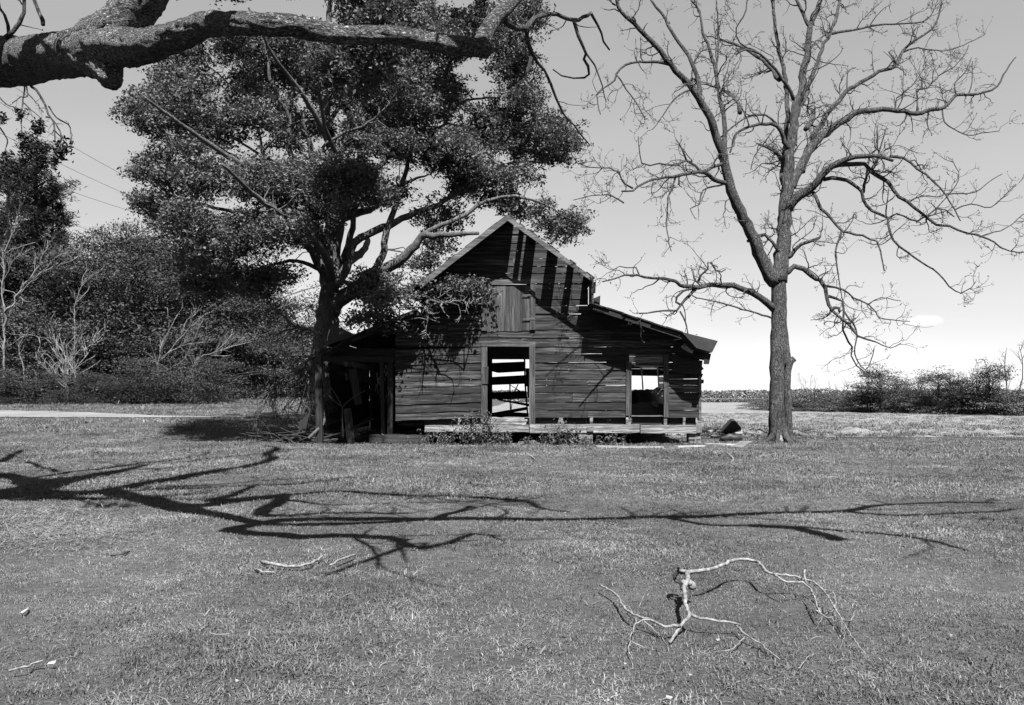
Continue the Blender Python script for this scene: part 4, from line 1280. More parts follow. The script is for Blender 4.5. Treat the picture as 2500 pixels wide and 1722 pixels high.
def bark_tube(mb, pts, radii, step=.03, sides=36, amp=.085):
    """a limb whose bark is really furrowed"""
    pa, ra = smooth_path(pts, radii, step)
    n = len(pa)
    wob = A([[mnoise.noise((i * step * 1.3, 4.2 * k, 7.0)) for k in range(3)] for i in range(n)]) * .03
    pa = pa + wob
    T = norm(np.gradient(pa, axis=0))
    U = norm(np.cross(T, A([0.13, .99, .05]))); B = np.cross(T, U)
    V = np.empty((n, sides, 3))
    for i in range(n):
        s = i * step
        for k in range(sides):
            a = 2 * math.pi * k / sides
            c, d = math.cos(a), math.sin(a)
            q = ra[i]
            h = mnoise.noise((s * 1.5, c * q * 5, d * q * 5)) * .9
            f = 1 - abs(mnoise.noise((s * 5 + 3, c * q * 26, d * q * 26)))
            g = 1 - abs(mnoise.noise((s * 14 + 9, c * q * 48, d * q * 48)))
            rr = q * (1 + amp * .9 * h) + amp * .28 * (f ** 3 - .5) * min(1, q / .1) + amp * .14 * (g ** 2 - .5) * min(1, q / .1)
            V[i, k] = pa[i] + rr * (c * U[i] + d * B[i])
    idx = np.arange(n * sides).reshape(n, sides)
    a0, a1 = idx[:-1], idx[1:]
    Q = np.stack([a0, np.roll(a0, -1, 1), np.roll(a1, -1, 1), a1], -1).reshape(-1, 4)
    Vv = np.concatenate([V.reshape(-1, 3), pa[:1], pa[-1:]])
    k = np.arange(sides); k2 = (k + 1) % sides
    Tt = np.concatenate([np.stack([k2, k, np.full(sides, n * sides)], 1), np.stack([k + (n - 1) * sides, k2 + (n - 1) * sides, np.full(sides, n * sides + 1)], 1)])
    mb.add(Vv, Q, Tt)


def traced(pts, ws, Ys):
    p = [P(a, b, y) for (a, b), y in zip(pts, Ys)]
    return p, [w / 2 / F * y for w, y in zip(ws, Ys)]


FORK_END = A([-2.2, 6.8, 5.9])
crotch = A([-6.35, 7.35, 4.45])
lp1, lr1 = traced([(0, 152), (108, 138), (210, 122), (280, 118), (345, 118), (420, 95), (490, 66), (560, 55), (640, 52), (720, 55), (790, 73), (860, 83), (960, 88), (1070, 106), (1150, 118), (1186, 128)],
                  [122, 112, 116, 112, 84, 72, 66, 58, 56, 54, 54, 46, 46, 46, 46, 40],
                  [8.0, 7.6, 7.0, 6.7, 6.4, 6.1, 5.8, 5.6, 5.5, 5.5, 5.55, 5.6, 5.7, 5.85, 6.0, 6.05])
lp1 = [crotch] + lp1; lr1 = [.34] + lr1
lr1 = [r_ * .9 for r_ in lr1]
mb = MB(); bark_tube(mb, lp1, lr1)
lo_, _ = traced([(225, 100), (285, 80), (330, 20), (372, -40), (420, -120)], [1] * 5, [6.9, 6.7, 6.65, 6.65, 6.7])
bark_tube(mb, lo_ + [FORK_END], [.16, .185, .172, .158, .145, .13])
st_, sr_ = traced([(190, 120), (232, 146), (258, 168), (268, 188), (268, 206)], [96, 92, 72, 58, 44], [7.05, 6.9, 6.75, 6.7, 6.68])
bark_tube(mb, st_, sr_)
mb.build('limb', M['limbbark'], nt_.root, crotch, True)
# the bough that turns up from the broken end of the limb, and the grey branch it carries
mb = MB()
u_, ur = traced([(1172, 128), (1186, 90), (1212, 52), (1240, 22), (1268, -20), (1300, -90)], [44, 38, 36, 34, 32, 28], [6.05, 6.1, 6.15, 6.2, 6.3, 6.5])
bark_tube(mb, u_, ur, .03, 24, .05)
mb.build('limb', M['limbbark'], nt_.root, u_[0], True)
I0 = nt_.add3d(*traced([(1228, 48), (1250, 66), (1282, 70), (1297, 52), (1318, 38), (1345, 33), (1375, 42), (1400, 50), (1425, 44), (1443, 34), (1462, 60), (1475, 100), (1488, 122)], [18, 15, 14, 12, 11, 10, 9.5, 10, 9, 8, 6, 5, 4], np.linspace(6.2, 7.6, 13)), step=.1, wig=.004)
I1 = nt_.add3d(*traced([(1286, 70), (1290, 100), (1298, 128), (1312, 150), (1330, 172), (1345, 205), (1357, 240), (1372, 275), (1400, 305), (1420, 330), (1440, 355)], [12, 11, 10, 8, 7, 6.5, 6, 5, 4.5, 4, 2.5], np.linspace(6.6, 7.4, 11)), step=.1, wig=.004)
I2 = nt_.add3d(*traced([(1401, 50), (1412, 90), (1425, 115), (1432, 132), (1426, 145), (1435, 160), (1438, 182), (1428, 190), (1400, 193), (1370, 185), (1350, 170)], [9, 8, 7.5, 7, 7, 6.5, 5.5, 5, 4, 3.5, 3], np.linspace(7.0, 7.4, 11)), step=.1, wig=.004)
I3 = nt_.add3d(*traced([(1296, 140), (1290, 170), (1268, 190), (1245, 212), (1238, 218)], [9, 9, 8, 8, 6], [6.7] * 5), step=.1, wig=.004)
I4 = nt_.add3d(*traced([(1390, 302), (1400, 340), (1395, 375), (1410, 398), (1440, 410)], [4, 3, 2.6, 2.4, 2], [7.2] * 5), step=.1, wig=.004)
I5 = nt_.add3d(*traced([(1432, 132), (1452, 160), (1470, 210), (1480, 250)], [4.5, 4, 3, 2], [7.3] * 4), step=.1, wig=.004)
# upright shoots on the limb at the frame's edge
I6 = nt_.add3d(*traced([(14, 92), (30, 75), (48, 55), (57, 30), (58, 0), (60, -60)], [12, 11, 10, 8, 8, 6], [7.8] * 6), step=.1, wig=.004)
I7 = nt_.add3d(*traced([(22, 86), (20, 60), (10, 35), (0, 20), (-6, -20)], [9, 8, 7, 6, 5], [7.8] * 5), step=.1, wig=.004)
I8 = nt_.add3d(*traced([(82, -40), (86, 0), (96, 30), (103, 50), (105, 62)], [8, 9, 9, 10, 9], [7.4] * 5), step=.1, wig=.004)
# hanging spray of twigs with a few withered leaf clusters
hang = [([(62, 196), (92, 226), (110, 254), (118, 280), (132, 304), (135, 348)], 7, 3), ([(118, 280), (138, 304), (152, 336), (158, 345)], 4.5, 2), ([(119, 260), (138, 287), (166, 304), (173, 320), (175, 352)], 4, 2),
        ([(62, 198), (56, 243), (52, 276), (52, 310), (60, 337)], 4.5, 2), ([(62, 202), (67, 236), (52, 238), (30, 252)], 3.4, 2), ([(66, 226), (84, 245), (106, 274)], 3.4, 2), ([(56, 250), (72, 265), (96, 285)], 3.4, 2),
        ([(-10, 225), (0, 240), (19, 257), (41, 263)], 4, 2), ([(0, 312), (18, 340), (16, 362), (8, 373)], 3.6, 2), ([(135, 320), (150, 340), (140, 360)], 3, 2), ([(60, 337), (80, 328), (95, 312)], 3, 2)]
hi = [nt_.add3d(*traced(q, np.linspace(a, b, len(q)), np.linspace(7.5, 7.2, len(q))), step=.06, wig=.003) for q, a, b in hang]
vis = [I0, I1, I2, I3, I4, I5, I6, I7, I8] + hi
# trunk and crown above the frame; each bough is where its shadow on the lawn says it must be
K = nt_.add3d([(-7.3, 6.6, -.1), (-7.2, 6.65, 1.2), (-6.9, 6.95, 3), crotch, (-6.0, 7.3, 6), (-5.8, 7.1, 8.5), (-5.4, 6.9, 11.5), (-5.2, 6.6, 14)], [.58, .48, .43, .42, .36, .28, .18, .08], wig=.01)


def shadow_bough(pts, d0, d1, h0, h1, root=True):
    q = []
    for i, (a, b) in enumerate(pts):
        g = ground_at(a, b)
        t = i / (len(pts) - 1)
        h = max(h0 + (h1 - h0) * t, (.503 * g[1] + 1.26) / 1.317 + .35)
        q.append(g + SH * h)
    rr = list(np.linspace(d0 * .64, d1 * .64, len(q)))
    if root:
        q = [FORK_END if root == 2 else A([-5.85, 7.15, q[0][2] - .8])] + q; rr = [d0 * .7] + rr
    return nt_.add3d(q, rr, .3, .02)


sb = []
for pts, d0, d1, h0, h1, rt in [
    ([(65, 1171), (181, 1151), (259, 1143), (371, 1130), (457, 1119), (518, 1104)], .20, .06, 7, 10, True),
    ([(86, 1179), (242, 1160), (328, 1149), (432, 1147), (522, 1143)], .18, .05, 7, 10, True),
    ([(104, 1218), (207, 1205), (302, 1188), (388, 1175), (475, 1162), (552, 1149), (621, 1136), (665, 1123), (652, 1110), (678, 1097), (643, 1089)], .34, .16, 6.2, 11.5, True),
    ([(130, 1200), (330, 1196), (639, 1188), (734, 1184), (820, 1173), (928, 1164)], .16, .05, 6.5, 8, True),
    ([(130, 1218), (345, 1218), (414, 1212), (520, 1205)], .20, .07, 6.2, 7, True),
    ([(518, 1223), (570, 1210), (626, 1188)], .18, .08, 6.4, 7.2, 2),
    ([(647, 1216), (734, 1210), (820, 1201), (1000, 1208), (1130, 1213), (1272, 1223), (1317, 1240), (1388, 1246)], .18, .06, 6.3, 8, 2),
    ([(647, 1259), (777, 1257), (1000, 1255)], .16, .06, 5.8, 6.5, 2),
    ([(560, 1292), (647, 1279), (690, 1274), (820, 1274), (1000, 1268), (1259, 1267), (1583, 1262), (1842, 1259), (2036, 1252), (2100, 1243), (2198, 1230), (2424, 1227)], .22, .07, 4.6, 6.8, False),
    ([(1609, 1260), (1712, 1278), (1777, 1285)], .10, .05, 5.5, 5.6, False),
    ([(2060, 1250), (2204, 1259), (2360, 1252), (2480, 1240)], .10, .05, 6.2, 6.4, False),
    ([(1829, 1285), (1939, 1291), (1997, 1304), (2049, 1317)], .13, .17, 5.2, 5.2, False),
    ([(1700, 1278), (1829, 1285), (2036, 1295), (2230, 1314), (2360, 1343)], .07, .05, 5.2, 5.0, False),
    ([(552, 1292), (626, 1305), (734, 1311), (863, 1309), (950, 1318), (1000, 1332), (1039, 1337), (1097, 1327), (1162, 1304), (1220, 1307)], .17, .05, 4.3, 4.6, False),
    ([(1000, 1332), (906, 1361), (798, 1404)], .07, .03, 4.4, 4.2, False),
    ([(70, 1195), (240, 1200), (430, 1190), (600, 1184)], .12, .05, 7, 8, True),
    ([(40, 1182), (150, 1168), (300, 1160), (420, 1152)], .12, .04, 7.5, 9.5, True),
    ([(420, 1132), (520, 1118), (600, 1112), (660, 1108)], .09, .05, 10, 11, False),
    ([(302, 1190), (480, 1186), (700, 1170), (860, 1168)], .09, .04, 8, 9, False),
    ([(650, 1215), (800, 1232), (1000, 1230), (1180, 1222)], .08, .04, 7, 8, False),
    ([(0, 1130), (30, 1112), (60, 1098)], .2, .1, 9, 10, False),
    ([(-40, 1160), (0, 1158), (43, 1168), (100, 1185)], .45, .3, 8, 7.5, False),
    ([(60, 1128), (100, 1140), (140, 1152)], .1, .1, 8.5, 8.5, False),
]:
    sb.append(shadow_bough(pts, d0, d1, h0, h1, rt))
for i in sb:
    m = MB(); tube(m, nt_.path[i], nt_.rad[i], 10, .04); m.build('limb', M['pecanbark'], nt_.root, nt_.path[i][0], True)
m = MB(); tube(m, nt_.path[K], nt_.rad[K], 20, .05); m.build('trunk', M['limbbark'], nt_.root, nt_.base, True)
m = MB()
for i in vis: tube(m, nt_.path[i], nt_.rad[i], 8, .06)
tag(m.build('small_branches', M['pecanbark'], nt_.root, crotch, True), kind='stuff')
rn = np.random.default_rng(5)
V1, W1 = sprout([nt_.path[i] for i in (I0, I1, I2, I4, I5, I6, I7)], [nt_.rad[i] for i in (I0, I1, I2, I4, I5, I6, I7)], .28, (.15, .5), .25, .25, .02, 7, rn, .4, .003, .006, .6)
V2, W2 = sprout([nt_.path[i] for i in sb], [nt_.rad[i] for i in sb], .42, (.6, 2.2), .3, .2, .03, 8, rn, .5, .012, .03, .8)
def above_frame(p): return (p[..., 2] - CAMH) / np.maximum(p[..., 1], .3) * F > HOR + 25
k = above_frame(V2).all(1) | (V2[..., 1] < .3).all(1)
V2, W2 = V2[k], W2[k]
V3, W3 = sprout(list(V2), list(W2), .4, (.3, .8), .2, .25, .03, 6, rn, .6, .008, .014, .8)
k = above_frame(V3).all(1)
V3, W3 = V3[k], W3[k]
V4, W4 = sprout([nt_.path[i] for i in hi], [nt_.rad[i] for i in hi], .14, (.06, .2), .3, .2, -.06, 5, rn, .6, .0025, .004, .5)
twig_part(nt_.root, crotch, [(V1, W1, 5), (V2, W2, 4), (V3, W3, 3), (V4, W4, 4)], M['pecanbark'], buds=V1[:, -1], budsize=.02)
lc, ls = [], []
for (a, b, rx, ry, n) in [(94, 312, 17, 22, 90), (48, 280, 16, 16, 40), (8, 290, 12, 16, 34), (58, 366, 16, 34, 90), (88, 384, 16, 34, 80), (150, 366, 22, 30, 90), (12, 381, 12, 12, 26), (134, 396, 11, 30, 60), (174, 356, 6, 14, 14), (50, 330, 8, 10, 14), (20, 375, 16, 8, 14)]:
    for _ in range(int(n * 1.6)):
        u = rn.normal(0, .45, 3)
        lc.append(P(a + rx * u[0], b + ry * u[2], 7.25 + .12 * u[1])); ls.append(rn.uniform(.028, .055))
V, Q = leaf_cloud(A(lc), A(ls), rn, .55)
tag(obj('withered_leaves', V, Q, M['pineleaf'], nt_.root, crotch), kind='stuff')

# ------------------------------------------------------------------ the woods on the left
rw = np.random.default_rng(33)


def broad_proto(H, W_, trunk_r, clumps, leaf, lf, base_frac=.12, seed=0, mat='woodleaf', per=26, dark='oakbark'):
    """crown and trunk meshes of a broad leafy tree, base at the origin"""
    r = np.random.default_rng(seed)
    lobes = [(r.normal(0, W_ * .29, 2), H * r.uniform(base_frac + .15, .86), W_ * r.uniform(.12, .27), H * r.uniform(.045, .10)) for _ in range(22)]
    lobes.append((A([0, 0]), H * .86, W_ * .24, H * .13))
    C, Sz, ends = [], [], []
    for k in range(clumps):
        (o, zc, rx, rz) = lobes[k % len(lobes)]
        u = norm(r.normal(0, 1, 3)) * r.uniform(.3, 1) ** .4
        c = A([o[0] + rx * u[0], o[1] + rx * u[1], zc + rz * u[2]])
        ends.append(c)
        C.append(c + r.normal(0, 1, (per, 3)) * A([lf * 2.0, lf * 2.0, lf * .5])); Sz.append(r.uniform(.6, 1.2, per) * leaf)
    V, Q = leaf_cloud(np.concatenate(C), np.concatenate(Sz), r, .5, up=.5)
    crown = mesh_from('crown', V, Q, M[mat])
    mb = MB()
    pa, ra = smooth_path([(0, 0, -.3), (.05 * W_, 0, H * .25), (0, .04 * W_, H * .55), (.02 * W_, 0, H * .85)], [trunk_r, trunk_r * .8, trunk_r * .5, trunk_r * .15], H / 14)
    tube(mb, pa, ra, 8, .05)
    for c in ends[::6]:
        z = max(c[2] * .6, H * .12)
        p0 = A([.03 * W_, 0, z]); mid = (p0 + c) / 2 + A([0, 0, .05 * H])
        q, rr = smooth_path([p0, mid, c], [trunk_r * .3, trunk_r * .16, .02], H / 9)
        tube(mb, q, rr, 5)
    f = [np.concatenate(mb.Q), np.concatenate(mb.T)]
    return crown, mesh_from('trunk', np.concatenate(mb.V), f, M[dark], True)


def pine_proto(H, seed):
    r = np.random.default_rng(seed)
    C, Sz = [], []
    mb = MB()
    tube(mb, *smooth_path([(0, 0, -.3), (.1, .05, H * .4), (0, 0, H * .75), (.05, 0, H)], [.26, .2, .12, .03], H / 14), 8, .05)
    for k in range(52):
        t = k / 52
        z = H * (.36 + .62 * t)
        L = H * .20 * (1 - t * .75) * r.uniform(.5, 1.15)
        a = r.uniform(0, 6.283)
        d = A([math.cos(a), math.sin(a), .12 + .35 * t])
        p0 = A([0, 0, z]); p1 = p0 + d * L
        q, rr = smooth_path([p0, p0 + d * L * .5 - A([0, 0, .06 * L]), p1], [.06, .04, .015], L / 3 + .1)
        tube(mb, q, rr, 4)
        for _ in range(int(5 + 9 * L / (H * .2))):
            c = p0 + d * L * r.uniform(.4, 1.05) + r.normal(0, 1, 3) * A([.35, .35, .2]) * (L / 2.4)
            C.append(c + r.normal(0, 1, (34, 3)) * A([.26, .26, .17])); Sz.append(r.uniform(.25, .42, 34))
    V, Q = leaf_cloud(np.concatenate(C), np.concatenate(Sz), r, .16, up=.2)
    return mesh_from('crown', V, Q, M['pineleaf']), mesh_from('trunk', np.concatenate(mb.V), [np.concatenate(mb.Q), np.concatenate(mb.T)], M['oakbark'], True)


def bare_proto(H, spread, r0, lean, seed, mat, stems=1, lv=3):
    r = np.random.default_rng(seed)
    Pp, Rr = [], []
    for k in range(stems):
        a = r.uniform(0, 6.283)
        d = A([lean + .25 * math.cos(a) * (stems > 1), .25 * math.sin(a) * (stems > 1), 1.0])
        w = wander(A([[.1 * k, 0, -.1]]), d[None], A([H * .85]), 12, .10, .03, r)
        Pp.append(w[0]); Rr.append(np.linspace(r0, r0 * .25, 12))
    tr = MB()
    for a, b in zip(Pp, Rr): tube(tr, a, b, 7, .04)
    b1 = sprout(Pp, Rr, H / 13 / stems ** .3, (spread * .6, spread * 1.2), .22, .12, .08, 9, r, .5, .02, r0 * .5, .9, .8)
    b2 = sprout(list(b1[0]), list(b1[1]), .3, (spread * .2, spread * .5), .2, .15, .06, 7, r, .6, .012, .03, .9, .8)
    mb = MB(); mb.add(*tube_batch(b1[0], b1[1], 4)); mb.add(*tube_batch(b2[0], b2[1], 3))
    if lv > 2:
        b3 = sprout(list(b2[0]), list(b2[1]), .3, (spread * .1, spread * .25), .2, .2, .05, 5, r, .7, .009, .014, .9, .8)
        if len(b3[0]): mb.add(*tube_batch(b3[0], b3[1], 3))
    return mesh_from('branches', np.concatenate(mb.V), np.concatenate(mb.Q), M[mat]), mesh_from('trunk', np.concatenate(tr.V), [np.concatenate(tr.Q), np.concatenate(tr.T)], M[mat], True)


PROTO = {'broad': [(broad_proto(10, 8, .22, 420, .19, .24, .05, s, per=44), 10) for s in (1, 2, 3, 4)],
         'bush': [(broad_proto(4, 5, .08, 220, .13, .18, -.1, s, per=44), 4) for s in (11, 12, 13)],
         'pine': [(pine_proto(18, s), 18) for s in (5, 6)],
         'bareshrub': [(bare_proto(3.4, 1.7, .03, l, s, 'paletwig', 4, 2), 3.4) for l, s in ((.6, 15), (.3, 16))],
         'brush': [(broad_proto(3, 5, .06, 150, .17, .2, -.15, s, 'brushleaf', 34), 3) for s in (21, 22, 23)],
         'fieldtree': [(broad_proto(6, 2.6, .09, 130, .16, .2, .1, s, 'woodleaf', 34), 6) for s in (31, 32)],
         'greybare': [(bare_proto(6, 1.6, .05, .02, s, 'twig', 2), 6) for s in (41, 42)]}


def top_of(me):
    v = np.empty(len(me.vertices) * 3, np.float32); me.vertices.foreach_get('co', v)
    return float(np.percentile(v[2::3], 98.5))


TOPS = {m[0][0].name: top_of(m[0][0]) for l in PROTO.values() for m in l}
ORD = ['first', 'second', 'third', 'fourth', 'fifth', 'sixth', 'seventh', 'eighth', 'ninth', 'tenth', 'eleventh', 'twelfth', 'thirteenth', 'fourteenth', 'fifteenth', 'sixteenth', 'seventeenth', 'eighteenth', 'nineteenth', 'twentieth'] + ['twenty-' + o for o in ('first', 'second', 'third', 'fourth', 'fifth', 'sixth', 'seventh', 'eighth', 'ninth')] + ['thirtieth', 'thirty-first']


def plant_tree(kind, px, top, Y, label, cat, group, which=None, wide=1.0, rz=None, name=None, z=None):
    opts = PROTO[kind]
    (cr, tk), H0 = opts[which if which is not None else rw.integers(len(opts))]
    H0 = TOPS[cr.name]
    X = (px - CX) / F * Y
    zb = float(zt(X, Y)) if z is None else z
    h = (HOR - top) / F * Y + CAMH - zb
    s = h / H0
    root = thing(name or kind, label, cat, (X, Y, zb), group)
    root.scale = (s * wide, s * wide, s)
    root.rotation_euler = (0, 0, rw.uniform(0, 6.283) if rz is None else rz)
    for nm, me in (('trunk', tk), (cr.name.split('.')[0], cr)):
        o = bpy.data.objects.new(nm, me); COL.objects.link(o); o.parent = root
        if nm != 'trunk': o['kind'] = 'stuff'
    return root


G1 = 'trees of the woods left of the oak'
plant_tree('pine', 88, 352, 60, 'tall dark pine with ragged crown, the highest tree of the left woods', 'tree', G1, 0, 1.15, name='pine_tree')
plant_tree('pine', 20, 405, 62, 'second tall pine cut by the left edge of the picture', 'tree', G1, 1, 1.2, name='pine_tree')
plant_tree('pine', 128, 455, 63, 'shorter pine just right of the tallest pine in the woods', 'tree', G1, 1, .8, name='pine_tree')
WT = sorted([(225, 605, 62, .8), (290, 600, 64, .8), (375, 565, 66, .7), (425, 580, 65, .75), (455, 600, 66, 1.1), (520, 640, 64, 1.1), (580, 660, 63, 1.0), (620, 720, 66, 1.2), (190, 650, 62, 1.0), (60, 620, 63, 1.1), (120, 660, 62, 1.0), (0, 640, 63, 1.1), (270, 690, 61.5, 1.0), (360, 650, 62, 1.0), (440, 700, 62, 1.0), (540, 720, 62, 1.0), (-60, 560, 62, 1.2), (670, 790, 68, 1.2), (720, 800, 72, 1.3), (640, 760, 74, 1.2)])
for k, (px, top, Y, wd) in enumerate(WT):
    plant_tree('broad', px, top, Y, f'dark leafy tree in the left woods, {ORD[k]} from the left', 'tree', G1, None, wd, name='broadleaf_tree')
for k, px in enumerate(range(-30, 660, 38)):
    plant_tree('bush', px + rw.normal(0, 8), 815 + rw.normal(0, 55) + (20 if px > 500 else 0), 58 + rw.uniform(-1, 2), f'leafy thicket bush at the foot of the left woods, {ORD[k]} from the left', 'bush', 'bushes along the foot of the woods', None, 1.1, name='thicket_bush')
for k, (px, top, Y) in enumerate([(690, 905, 70), (740, 880, 72), (790, 890, 75), (850, 880, 70)]):
    plant_tree('bush', px, top, Y, f'distant bush seen low between the woods and the barn, {ORD[k]} from the left', 'bush', 'distant bushes left of the barn', None, 1.3, name='thicket_bush')
def pale_tree(name, label, cat, group, foot, limbs, Y, seed, spread=1.0):
    """a bare pale tree traced limb by limb against the dark woods"""
    r = np.random.default_rng(seed)
    b = P(foot[0], foot[1], Y); b[2] = float(zt(b[0], b[1]))
    t = Tree(name, label, cat, b, M['silver'], 6)
    t.root['group'] = group
    for k, (pts, w0, w1, dy) in enumerate(limbs):
        t.limb(pts, w0 * .62, w1 * .7, dy, Y if k == 0 else None, wig=.03, step=.35)
    t.build({0}, .09)
    s1 = sprout(t.path, t.rad, .30, (.8 * spread, 2.4 * spread), .25, .13, .10, 9, r, .5, .011, .022, .9, .6)
    s2 = sprout(list(s1[0]), list(s1[1]), .25, (.4 * spread, 1.1 * spread), .2, .15, .08, 6, r, .6, .009, .014, .9, .6)
    twig_part(t.root, b, [(s1[0], s1[1], 4), (s2[0], s2[1], 3)], M['silver'])


g_ = lambda *q: [(x / 3.469, 540 + y / 3.469) for x, y in q]
e_ = lambda *q: [(x / 2.1, 340 + y / 2.1) for x, y in q]
pale_tree('bare_tree', 'pale bare tree forking at the left edge before the tall pines', 'tree', 'pale bare trees before the woods', (10, 985), [
    (g_((32, 1540), (34, 1200), (36, 880), (40, 780), (20, 640), (15, 540), (40, 430), (30, 280), (70, 200), (130, 40), (150, -40)), 10, 3, 0),
    (g_((45, 775), (90, 720), (160, 610), (240, 510), (340, 440), (450, 390), (600, 340), (660, 300)), 9, 2.5, .4),
    (g_((240, 510), (330, 380), (350, 300), (400, 230), (405, 160)), 6, 2.2, .3), (g_((160, 625), (230, 550), (370, 420), (500, 290), (640, 265)), 5, 2, -.4),
    (g_((30, 290), (100, 240), (200, 210), (300, 180)), 4, 2, .3), (g_((20, 520), (70, 430), (110, 340), (170, 280)), 4, 2, -.3), (g_((150, 640), (120, 600), (60, 590), (10, 580)), 3.5, 2, -.2), (g_((170, 640), (210, 680), (260, 685)), 3, 2, 0)], 51.5, 61)
pale_tree('bare_tree', 'thin pale bare tree halfway along the woods, right of the forked one', 'tree', 'pale bare trees before the woods', (183, 985), [
    (g_((640, 1540), (636, 1100), (635, 830), (640, 700), (690, 560), (740, 500), (800, 450), (840, 430)), 5, 2, 0), (g_((655, 690), (720, 620), (760, 550)), 4.5, 2, .2), (g_((685, 580), (700, 480), (740, 410)), 3.5, 2, .2)], 51.8, 62, .7)
pale_tree('bare_shrub', 'bleached bare shrub fanning to the right before the dark thicket', 'shrub', 'bleached bare shrubs before the woods', (388, 985), [
    (e_((812, 1350), (810, 1220), (812, 1145), (830, 1050), (870, 980), (910, 900)), 5, 2, 0), (e_((815, 1140), (880, 1070), (960, 980), (1060, 890)), 4.5, 2, .3), (e_((828, 1120), (930, 1060), (1050, 1040)), 4, 2, .2),
    (e_((845, 1190), (920, 1150), (960, 1100), (1000, 1010), (1040, 930)), 4, 2, -.2), (e_((840, 1190), (900, 1175), (1000, 1180)), 3.5, 2, .1), (e_((930, 1010), (960, 930), (1000, 900)), 3.5, 2, .1)], 51.2, 63, .9)
pale_tree('bare_shrub', 'low bleached boughs right of the fanning shrub, near the oak trunk', 'shrub', 'bleached bare shrubs before the woods', (470, 985), [
    (e_((985, 1350), (990, 1200), (1000, 1135), (1100, 1090), (1200, 1060), (1290, 1040)), 4, 2, 0), (e_((1000, 1130), (1060, 1110), (1180, 1110)), 3, 2, .2), (e_((1100, 1090), (1150, 1050), (1190, 1000)), 3, 2, .2)], 51.0, 64, .8)
pale_tree('bare_shrub', 'pale dead bough low in the thicket under the forked bare tree', 'shrub', 'bleached bare shrubs before the woods', (60, 985), [
    (g_((205, 1530), (200, 1250), (160, 1100), (200, 975), (250, 960), (330, 985), (470, 1005), (500, 1060), (540, 1100)), 4.5, 2, 0), (g_((200, 975), (130, 1020), (40, 1080)), 4.5, 2, .1), (g_((250, 962), (180, 960), (130, 960)), 3.5, 2, .1), (g_((330, 990), (345, 1050), (320, 1100), (360, 1150)), 3.5, 2, -.1), (g_((500, 1060), (600, 1230), (640, 1340), (680, 1440)), 3.5, 2.5, -.2)], 51.3, 65, .6)
for k, px in enumerate([-20, 40, 96, 150, 212, 262, 330, 372, 440, 520]):
    plant_tree('bush', px + rw.normal(0, 8), 922 + rw.normal(0, 20), 50.6 + rw.uniform(-.6, .6), f'low leafy bush at the grass edge before the woods, {ORD[k]} from the left', 'bush', 'low bushes at the grass edge', None, 1.25, name='low_bush')
plant_tree('bareshrub', 165, 780, 51.0, 'small bleached shrub below the leaning bare tree', 'shrub', 'bleached bare shrubs before the woods', 1, .9, 2.6, 'bare_shrub')

# far woods across the field, one mass
xs = np.concatenate([rw.uniform(-220, 460, 60000)])
hh = 7.6 + 1.8 * fnoise(xs, xs * 0, .035, 2.0) + 1.2 * fnoise(xs, xs * 0, .16, 4.0)
C = np.stack([xs, 470 + rw.uniform(0, 40, len(xs)), np.abs(hh) * rw.uniform(0, 1, len(xs)) ** .95], 1)
V, Q = leaf_cloud(C, rw.uniform(.7, 1.5, len(C)), rw, .7, up=.5)
tag(obj('far_woods', V, Q, M['brushleaf'], None, (0, 470, 0)), 'distant low line of woods beyond the pale field', None, None, 'stuff')
mb = MB(); tube(mb, [(xx, 205, 1.75 + .06 * math.sin(xx * .2)) for xx in np.linspace(47, 62, 12)], [.05] * 12, 5)
tag(mb.build('field_pipe', M['pale'], None, (54, 205, 1.7)), 'thin pale pipe line raised across the far field beside the barn', 'pipe')

# brush and small trees along the right of the field
def edgeY(px): return F * CAMH / (1002 + (px - 1826) / 674 * 14.5 - HOR)
G2 = 'brush along the far side of the field'
for k, px in enumerate(range(1840, 2560, 24)):
    plant_tree('brush', px + rw.normal(0, 5), 967 - (4 if px > 1900 else 0) + rw.normal(0, 7), edgeY(px) + rw.uniform(0, 3), f'low brush clump in the hedge beyond the field, {ORD[k]} from the left', 'brush', G2, None, 1.25, name='brush_clump', z=0)
for px, top, lab in [(2120, 908, 'bushy dark tree rising behind the hanging pecan twigs'), (2150, 912, 'rounded dark tree touching the bushy one behind the hanging twigs'), (2190, 934, 'small dark tree right of the rounded pair in the hedge'),
                     (2245, 925, 'slender small tree in the middle of the hedge'), (2290, 917, 'dark full tree left of the gap in the hedge'), (2350, 934, 'small thin leafed tree near the hedge right end'), (2415, 905, 'broad pale leafed tree left of the tall bare one'), (2320, 930, 'low tree just right of the dark full one')]:
    plant_tree('fieldtree', px, top - 18, edgeY(px) - .3, lab, 'tree', 'small trees in the hedge', None, 1.25, name='small_tree', z=0)
for px, top, lab in [(1955, 910, 'faint bare sapling right behind the pecan trunk'), (1985, 914, 'second faint bare sapling beyond the pecan trunk'), (2070, 926, 'pale bare sapling left of the bushy hedge trees'), (2375, 892, 'tall thin bare sapling over the hedge'), (2030, 930, 'short bare sapling between the faint pair and the bushy trees'),
                     (2215, 915, 'fine bare sapling between two leafy hedge trees'), (2262, 935, 'short bare sapling in front of the slender small tree'), (2325, 905, 'bare sapling standing just right of the dark full hedge tree'), (2395, 880, 'bare sapling close right of the tall thin one'), (2440, 888, 'bare sapling left of the tallest bare tree')]:
    plant_tree('greybare', px, top, edgeY(px) - .6, lab, 'tree', 'bare saplings in the hedge', None, .9, name='bare_sapling', z=0)
plant_tree('greybare', 2478, 838, edgeY(2478) - 1, 'tallest bare tree at the right end of the hedge', 'tree', 'bare saplings in the hedge', 1, 1.2, name='bare_sapling', z=0)

